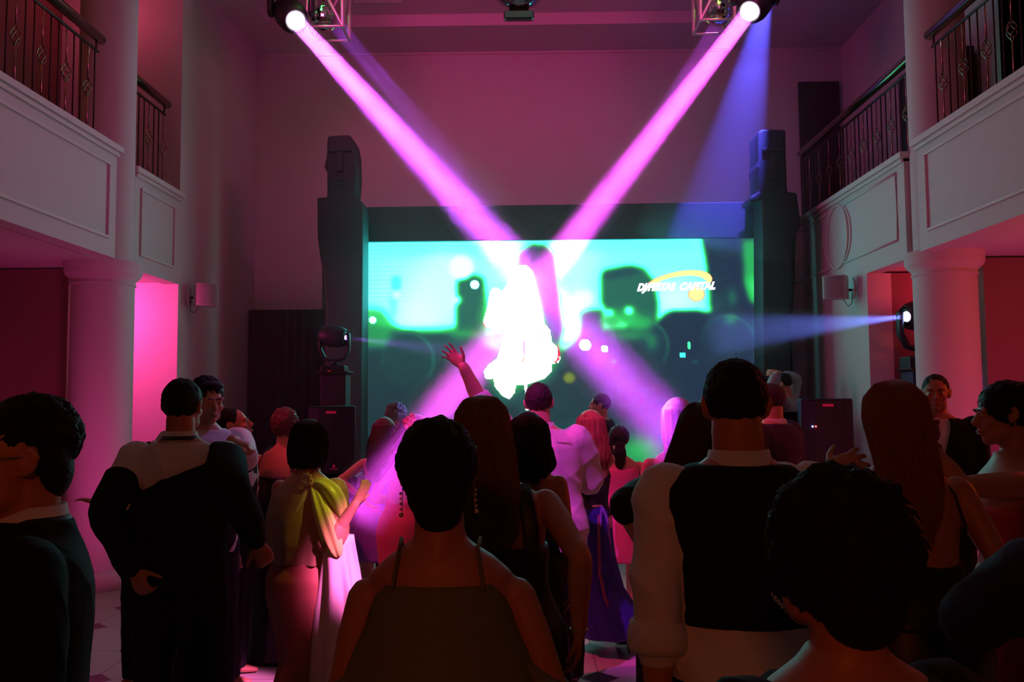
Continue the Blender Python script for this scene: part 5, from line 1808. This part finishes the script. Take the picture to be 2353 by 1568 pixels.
# --- girl in the pink dress
p = person('girl with a low dark ponytail in a knee-length magenta dress', 1424, 7.0, ht(1418, 979, 7.0), 4, 'f', lean=(-.02, 0), build=1.12, skin=SK3, voxel=.009, shoulder=.172,
           armL=dict(w=(-.2, .2, 1.0)), armR=dict(w=(.2, .26, 1.0), pole=(.9, -.7, -.2)), legs=dict(heel=.04, L=(-.13, .12, 0), R=(.07, 0, 0)))
pink = mat('magenta_crepe', (.75, .14, .34), rough=.6, bump=.08, scale=60)
bodice(p, pink, .98, 1.385, .010, 'bodice', dip=.03)
skirt(p, pink, [(1.08, .150, .115), (1.0, .19, .155), (.88, .22, .185), (.72, .245, .215), (.58, .26, .24), (.50, .275, .25)], 'skirt', 9, .045, 1)
shoes(p, dark_shoe, True)
hair_cap(p, hair_black, c=(0, -.022, .030), r=(.092, .108, .102), tuft=.003, seed=53, extra=[((0, -.115, -.055), (.042, .040, .05)), ((0, -.125, -.12), (.058, .042, .085)), ((0, -.12, -.19), (.048, .034, .07))], strands=100)

# --- woman with long dark hair beside the vest man
p = person('woman with long dark brown hair in a black short-sleeved top left of the vest man', 1568, 3.35, ht(1592, 917, 3.35), 12, 'f', lean=(.09, .02), head=(10, -4, 5), build=1.08, skin=SK3, voxel=.008,
           armL=dict(w=('px', 1502, 1300, 3.2), pole=(-.3, -1, 0), curl=.5), armR=dict(w=(.2, .3, 1.1)))
top_garment(p, 'blouse', black_cotton, .86, 1.41, .014, (.44, .44), 1.45, .02)
cuff(p, -1, .44, black_cotton, .022, .02)
S, E, W = p.arm[-1]
MB().ell(S + (E - S) * .86 + V3((-.058, -.035, 0)), (.006, .006, .006)).build('sleeve_button', gold, p.root, smooth=True)
skirt(p, black_cotton, [(1.02, .165, .13), (.9, .2, .16), (.5, .2, .17), (.06, .24, .21)], 'skirt', 8, .03)
hair_long(p, hair_dkbrown, [(.122, .02, .02, 0, -.02), (.11, .055, .06, 0, -.02), (.06, .088, .102, 0, -.022), (-.02, .096, .102, -.004, -.036), (-.10, .098, .082, -.018, -.066), (-.20, .092, .060, -.045, -.095), (-.31, .082, .048, -.085, -.105), (-.42, .060, .038, -.125, -.105), (-.50, .030, .025, -.15, -.10)], seed=61, groove=.05, strands=600, tips=.01, sr=.001)
# --- fair head behind her
p = person('woman with light blond hair in the violet beam behind the dark-haired woman', 1556, 4.7, ht(1556, 911, 4.7), 0, 'f', skin=SK3, voxel=.010)
bodice(p, black_cotton, .92, 1.30, .012, 'top'); trousers(p, black_cotton, 'trousers')
hair_long(p, hair_blond, [(.12, .03, .03, 0, -.02), (.06, .09, .105, 0, -.022), (-.03, .095, .10, 0, -.035), (-.14, .09, .07, 0, -.07), (-.25, .085, .05, 0, -.09), (-.32, .06, .04, 0, -.09)], seed=63, groove=.05, strands=200)

# --- tall man in the waistcoat
p = person('tall man seen from behind in a black waistcoat over a white shirt, right foreground', 1700, 2.38, ht(1686, 824, 2.38), 0, 'm', lean=(-.02, 0), head=(6, 0, 0), build=1.12, skin=SK2, voxel=.0065, neck=1.12, headscale=1.0,
           armL=dict(w=('px', 1512, 1650, 2.28), pole=(-.5, -1, .0), curl=.45, n=(-1, -.2, 0)), armR=dict(w=('px', 1905, 1085, 2.72), pole=(.9, -.1, -1), curl=.35, spread=.28, hd=(1, .22, .32), n=(-.2, -1, .55), ts=-1.0, fcurl=(.3, .3, .35, .4), thumb=1.0))
top_garment(p, 'shirt', white_shirt, .94, 1.475, .020, (.72, .62), 1.13, .010, fold=wr(.009, 13, 10, 9, 7), voxel=.0085, flare=.01)
S, E, W = p.arm[-1]
cuff(p, -1, .72, white_shirt, .018, .07)
top_garment(p, 'waistcoat', black_suit, 1.075, 1.475, .026, (0, 0), fold=wr(.0015, 10, 8, 7, 3), voxel=.0085)
collar_ring(p, white_shirt, 'shirt_collar', r=.078, h=.046, z=1.462)
trousers(p, black_suit)
hair_cap(p, hair_short, c=(0, -.018, .033), r=(.0835, .101, .095), tuft=.003, seed=71, strands=1500, length=.014, curl=.2)

# --- man with the bare ear left of the DJ
p = person('short-haired man in a violet lit suit with pale collar, left of the DJ booth', 1772, 6.0, ht(1765, 879, 6.0), -42, 'm', lean=(0, 0), head=(-6, -3, 0), build=1.15, skin=SK3, voxel=.008, face=True)
top_garment(p, 'jacket', mat('plum_wool', (.05, .02, .055), rough=.8, bump=.15, scale=200), .78, 1.475, .028, (.97, .97), 1.3, .014, fold=wr(.004, 14, 12, 10, 8)); trousers(p, black_suit)
collar_ring(p, white_shirt, 'shirt_collar', r=.074, h=.034, z=1.470)
hair_cap(p, mat('cropped_brown_hair', (.06, .03, .03), rough=.6, bump=.8, scale=130), c=(0, -.018, .030), r=(.0805, .0985, .094), tuft=.002, seed=73, strands=150, length=.008)

# --- DJ on the low platform
struct('stage_platform', MB().box(1.9, XR - .02, 9.55, 10.2, 0, .22), blackboard)
p = person('DJ in a grey shirt with headphones round the neck, both arms crossed over the head', 1812, 9.72, 1.74, -60, 'm', lean=(.0, .06), head=(0, -12, 0), build=1.0, skin=SK2, voxel=.008, sink=-.22, face=True,
           armL=dict(w=('px', 1786, 858, 9.45), pole=(-.8, .2, .9), curl=.3, hd=(.3, 1, .1)), armR=dict(w=('px', 1800, 862, 9.8), pole=(.8, -.3, .9), curl=.4, hd=(.2, 1, .3)))
top_garment(p, 'shirt', mat('grey_jersey', (.34, .33, .34), rough=.75, bump=.1, scale=90), .80, 1.47, .018, (.9, .9), 1.3, .012, fold=wr(.006, 20, 16, 14, 9))
mb = MB()
for q in (-1, 1):
    mb.ell(p.T((q * .075 * p.s, .045, 1.475 * p.s)), (.022, .040, .040))
mb.tube([p.T(((.075 * math.cos(a)) * p.s, (.045 - .11 * math.sin(a)) * p.s, 1.475 * p.s)) for a in np.linspace(0, math.pi, 13)], .010, n=8)
mb.build('headphones', mat('silver_plastic', (.65, .68, .66), rough=.25), p.root, smooth=True)
trousers(p, mat('blue_denim', (.04, .06, .16), rough=.8, bump=.1, scale=150))
hair_cap(p, hair_short, c=(0, -.024, .036), r=(.083, .097, .092), tuft=.004, seed=75, strands=120, length=.012)

# --- woman with long hair and bare back, right
p = person('woman with long wavy brown hair in a black low-backed dress, right foreground', 2085, 2.95, ht(2048, 866, 2.95), -6, 'f', lean=(-.075, 0), head=(-4, 0, 0), build=1.18, shoulder=.18, skin=SK2, voxel=.0075,
           armL=dict(w=(-.16, .3, 1.12)), armR=dict(w=('px', 2185, 1395, 3.05), pole=(.5, -1, -.2), curl=.5))
bodice(p, black_satin, .95, 1.20, .012, 'dress_bodice', dip=.06, slope=.03)
skirt(p, black_satin, [(1.06, .160, .122), (.96, .215, .17), (.86, .245, .195), (.7, .24, .2), (.4, .235, .2), (.05, .27, .25)], 'dress_skirt', 8, .02)
for q in (-1, 1):
    strap(p, black_satin, [(q * .135, -.105, 1.15), (q * .140, -.112, 1.27), (q * .125, -.095, 1.37), (q * .11, -.04, 1.435), (q * .11, .05, 1.42), (q * .12, .12, 1.25)], .0045)
hair_long(p, mat('chestnut_hair', (.34, .11, .055), rough=.42, bump=.6, scale=45, stretch=(9, 9, .35), var=.35), [(.122, .02, .02, 0, -.02), (.11, .058, .06, 0, -.02), (.06, .095, .105, 0, -.022), (-.02, .108, .106, 0, -.034), (-.12, .112, .082, 0, -.068), (-.22, .108, .060, .0, -.095), (-.32, .098, .050, .004, -.105), (-.40, .075, .042, .008, -.105), (-.45, .045, .03, .012, -.10)], seed=81, groove=.05, strands=1100, tips=.02, wave=.008, sr=.001)

# --- security-like man in suit and tie by the right column
p = person('man in a dark suit and plum tie standing by the right column, facing left', 2150, 5.7, ht(2137, 857, 5.7), -152, 'm', head=(-3, 0, 0), build=1.08, skin=SK2, voxel=.006, face=True)
top_garment(p, 'shirt', white_shirt, .9, 1.47, .006, (0, 0))
jm = MB(); s = p.s; rings = []
for z, rx, ry, gp in ((.72, .215, .165, 4), (.95, .205, .16, 4), (1.08, .20, .16, 5), (1.20, .215, .165, 9), (1.32, .23, .17, 15), (1.40, .235, .155, 20), (1.445, .185, .13, 26), (1.475, .115, .105, 34)):
    a0, a1 = R(90 + gp), R(450 - gp)
    rings.append([p.T((rx * s * math.cos(a), ry * s * math.sin(a) - .005, z * s)) for a in np.linspace(a0, a1, 44)] + [p.T(((rx - .018) * s * math.cos(a), (ry - .018) * s * math.sin(a) - .005, z * s)) for a in np.linspace(a1, a0, 44)])
jm.rings(rings)
for q in (-1, 1):
    S, E, W = p.arm[q]
    jm.ell(S, (.082,) * 3)
    jm.tube([S, S + (E - S) * .5, E, E + (W - E) * .93], [.080, .070, .060, .046], n=16)
remeshed(jm, 'jacket', black_suit, p.root, .009, 2, wr(.003, 12, 10, 9, 2))
mb = MB()
rings = [[p.T(((w * math.cos(a)) * s, (y + .006 * math.sin(a)) * s, z * s)) for a in np.linspace(0, 2 * math.pi, 17)[:-1]] for z, w, y in ((1.462, .018, .076), (1.445, .022, .088), (1.425, .014, .098), (1.38, .022, .118), (1.25, .034, .148), (1.12, .040, .145), (1.05, .042, .142), (1.02, .006, .142))]
mb.rings(rings); mb.build('necktie', mat('plum_silk', (.10, .015, .06), rough=.4), p.root, smooth=True)
collar_ring(p, white_shirt, 'shirt_collar', r=.074, h=.036, z=1.462)
trousers(p, black_suit); shoes(p, dark_shoe)
hair_cap(p, hair_short, c=(0, -.024, .036), r=(.079, .092, .086), tuft=.002, seed=85, strands=150, length=.008)

# --- woman in profile on the right
p = person('woman in profile on the right with pinned-up dark hair and strapless red gown, arm outstretched', 2330, 3.35, ht(2316, 874, 3.35), -74, 'f', lean=(.0, .045), head=(-6, -4, 0), build=1.3, shoulder=.178, skin=SK2, voxel=.0065, face=True,
           armL=dict(w=('px', 2088, 988, 3.15), pole=(-.6, .0, -1), curl=.4, n=(0, 0, 1)), armR=dict(w=(.1, .42, 1.25), pole=(.6, 0, -1)))
redg = mat('red_satin_gown', (.50, .03, .05), rough=.45, bump=.08, scale=50)
bodice(p, redg, .98, 1.285, .012, 'bodice', dip=.05)
skirt(p, redg, [(1.08, .165, .125), (1.0, .205, .165), (.9, .235, .20), (.7, .26, .24), (.4, .32, .30), (.05, .42, .40)], 'skirt', 10, .04)
hair_cap(p, hair_black, c=(0, -.026, .034), r=(.088, .104, .098), tuft=.005, seed=91, strands=400, length=.03, extra=[((0, -.120, .025), (.055, .05, .06)), ((0, -.085, .075), (.06, .06, .05))])
earring(p, -1, [(0, 0, .008, .004)], pearl)

# --- sequined figure at the right edge
p = person('person in a dark sequined dress and navy shawl cut by the right frame edge', 2530, 2.15, 1.62, -10, 'f', build=1.35, skin=SK2, voxel=.009, shoulder=.19,
           armL=dict(w=('px', 2400, 1300, 2.25), pole=(-1, -.1, -.55), curl=.6))
seq = mat('black_sequins', (.014, .010, .022), rough=.3, bump=.3, scale=90)
bodice(p, seq, .95, 1.33, .012, 'bodice')
o = skirt(p, seq, [(1.06, .20, .15), (.96, .25, .19), (.8, .28, .22), (.4, .30, .26), (.05, .34, .30)], 'skirt', 8, .02)
navyw = mat('navy_shawl_wool', (.015, .012, .05), rough=.8, bump=.2, scale=60)
top_garment(p, 'shawl', navyw, 1.15, 1.45, .02, (.72, .5), 1.55, .02)
sq = MB(); rnd = random.Random(5)
for _ in range(170):
    a = rnd.uniform(math.pi * .75, math.pi * 1.6); z = rnd.uniform(.75, 1.18)
    A_ = [(1.06, .20, .15), (.96, .25, .19), (.8, .28, .22), (.7, .285, .23)]
    rx = np.interp(-z, [-q[0] for q in A_], [q[1] for q in A_]); ry = np.interp(-z, [-q[0] for q in A_], [q[2] for q in A_])
    sq.ell((rx * math.cos(a) * p.s, ry * math.sin(a) * p.s, z * p.s), (.007, .004, .010), 6, 4)
sq.build('paillettes', mat('silver_paillette', (.35, .3, .42), rough=.12, metal=1), o, smooth=True)['kind'] = 'stuff'
hair_cap(p, hair_black, strands=100, seed=95)

# --- big dark head in the bottom right corner
p = person('person with full dark hair in the nearest bottom right corner, almost a silhouette', 1935, 1.3, ht(1955, 1092, 1.3), -14, 'f', lean=(-.03, 0), head=(-16, 0, 0), build=1.2, skin=SK2, voxel=.006, neck=1.15, headscale=1.05, face=True,
           armL=dict(w=(-.3, .1, .86)), armR=dict(w=(.3, .1, .86)))
top_garment(p, 'top', black_cotton, .9, 1.43, .014, (.4, .4), 1.3, .014)
trousers(p, black_cotton)
hair_cap(p, hair_short, c=(0, -.022, .018), r=(.104, .118, .118), tuft=.008, seed=97, strands=1600, length=.018, curl=.4, extra=[((0, -.06, -.06), (.075, .055, .07))])
earring(p, -1, [(0, 0, .004, .004)], pearl)

# --- hidden person whose hand lies on the left man's shoulder
p = person('hidden person behind the draped-jacket man, hand reaching to the left man', 345, 5.3, 1.44, 190, 'm', skin=SK2, voxel=.007,
           armR=dict(w=('px', 222, 1156, 4.98), pole=(.2, -.4, -1), curl=.25, hd=(.95, .1, .25), n=(0, 0, 1)))
top_garment(p, 'jacket', black_suit, .78, 1.475, .022, (.8, .85), 1.25, .012); trousers(p, black_suit)
hair_cap(p, hair_short, seed=99)
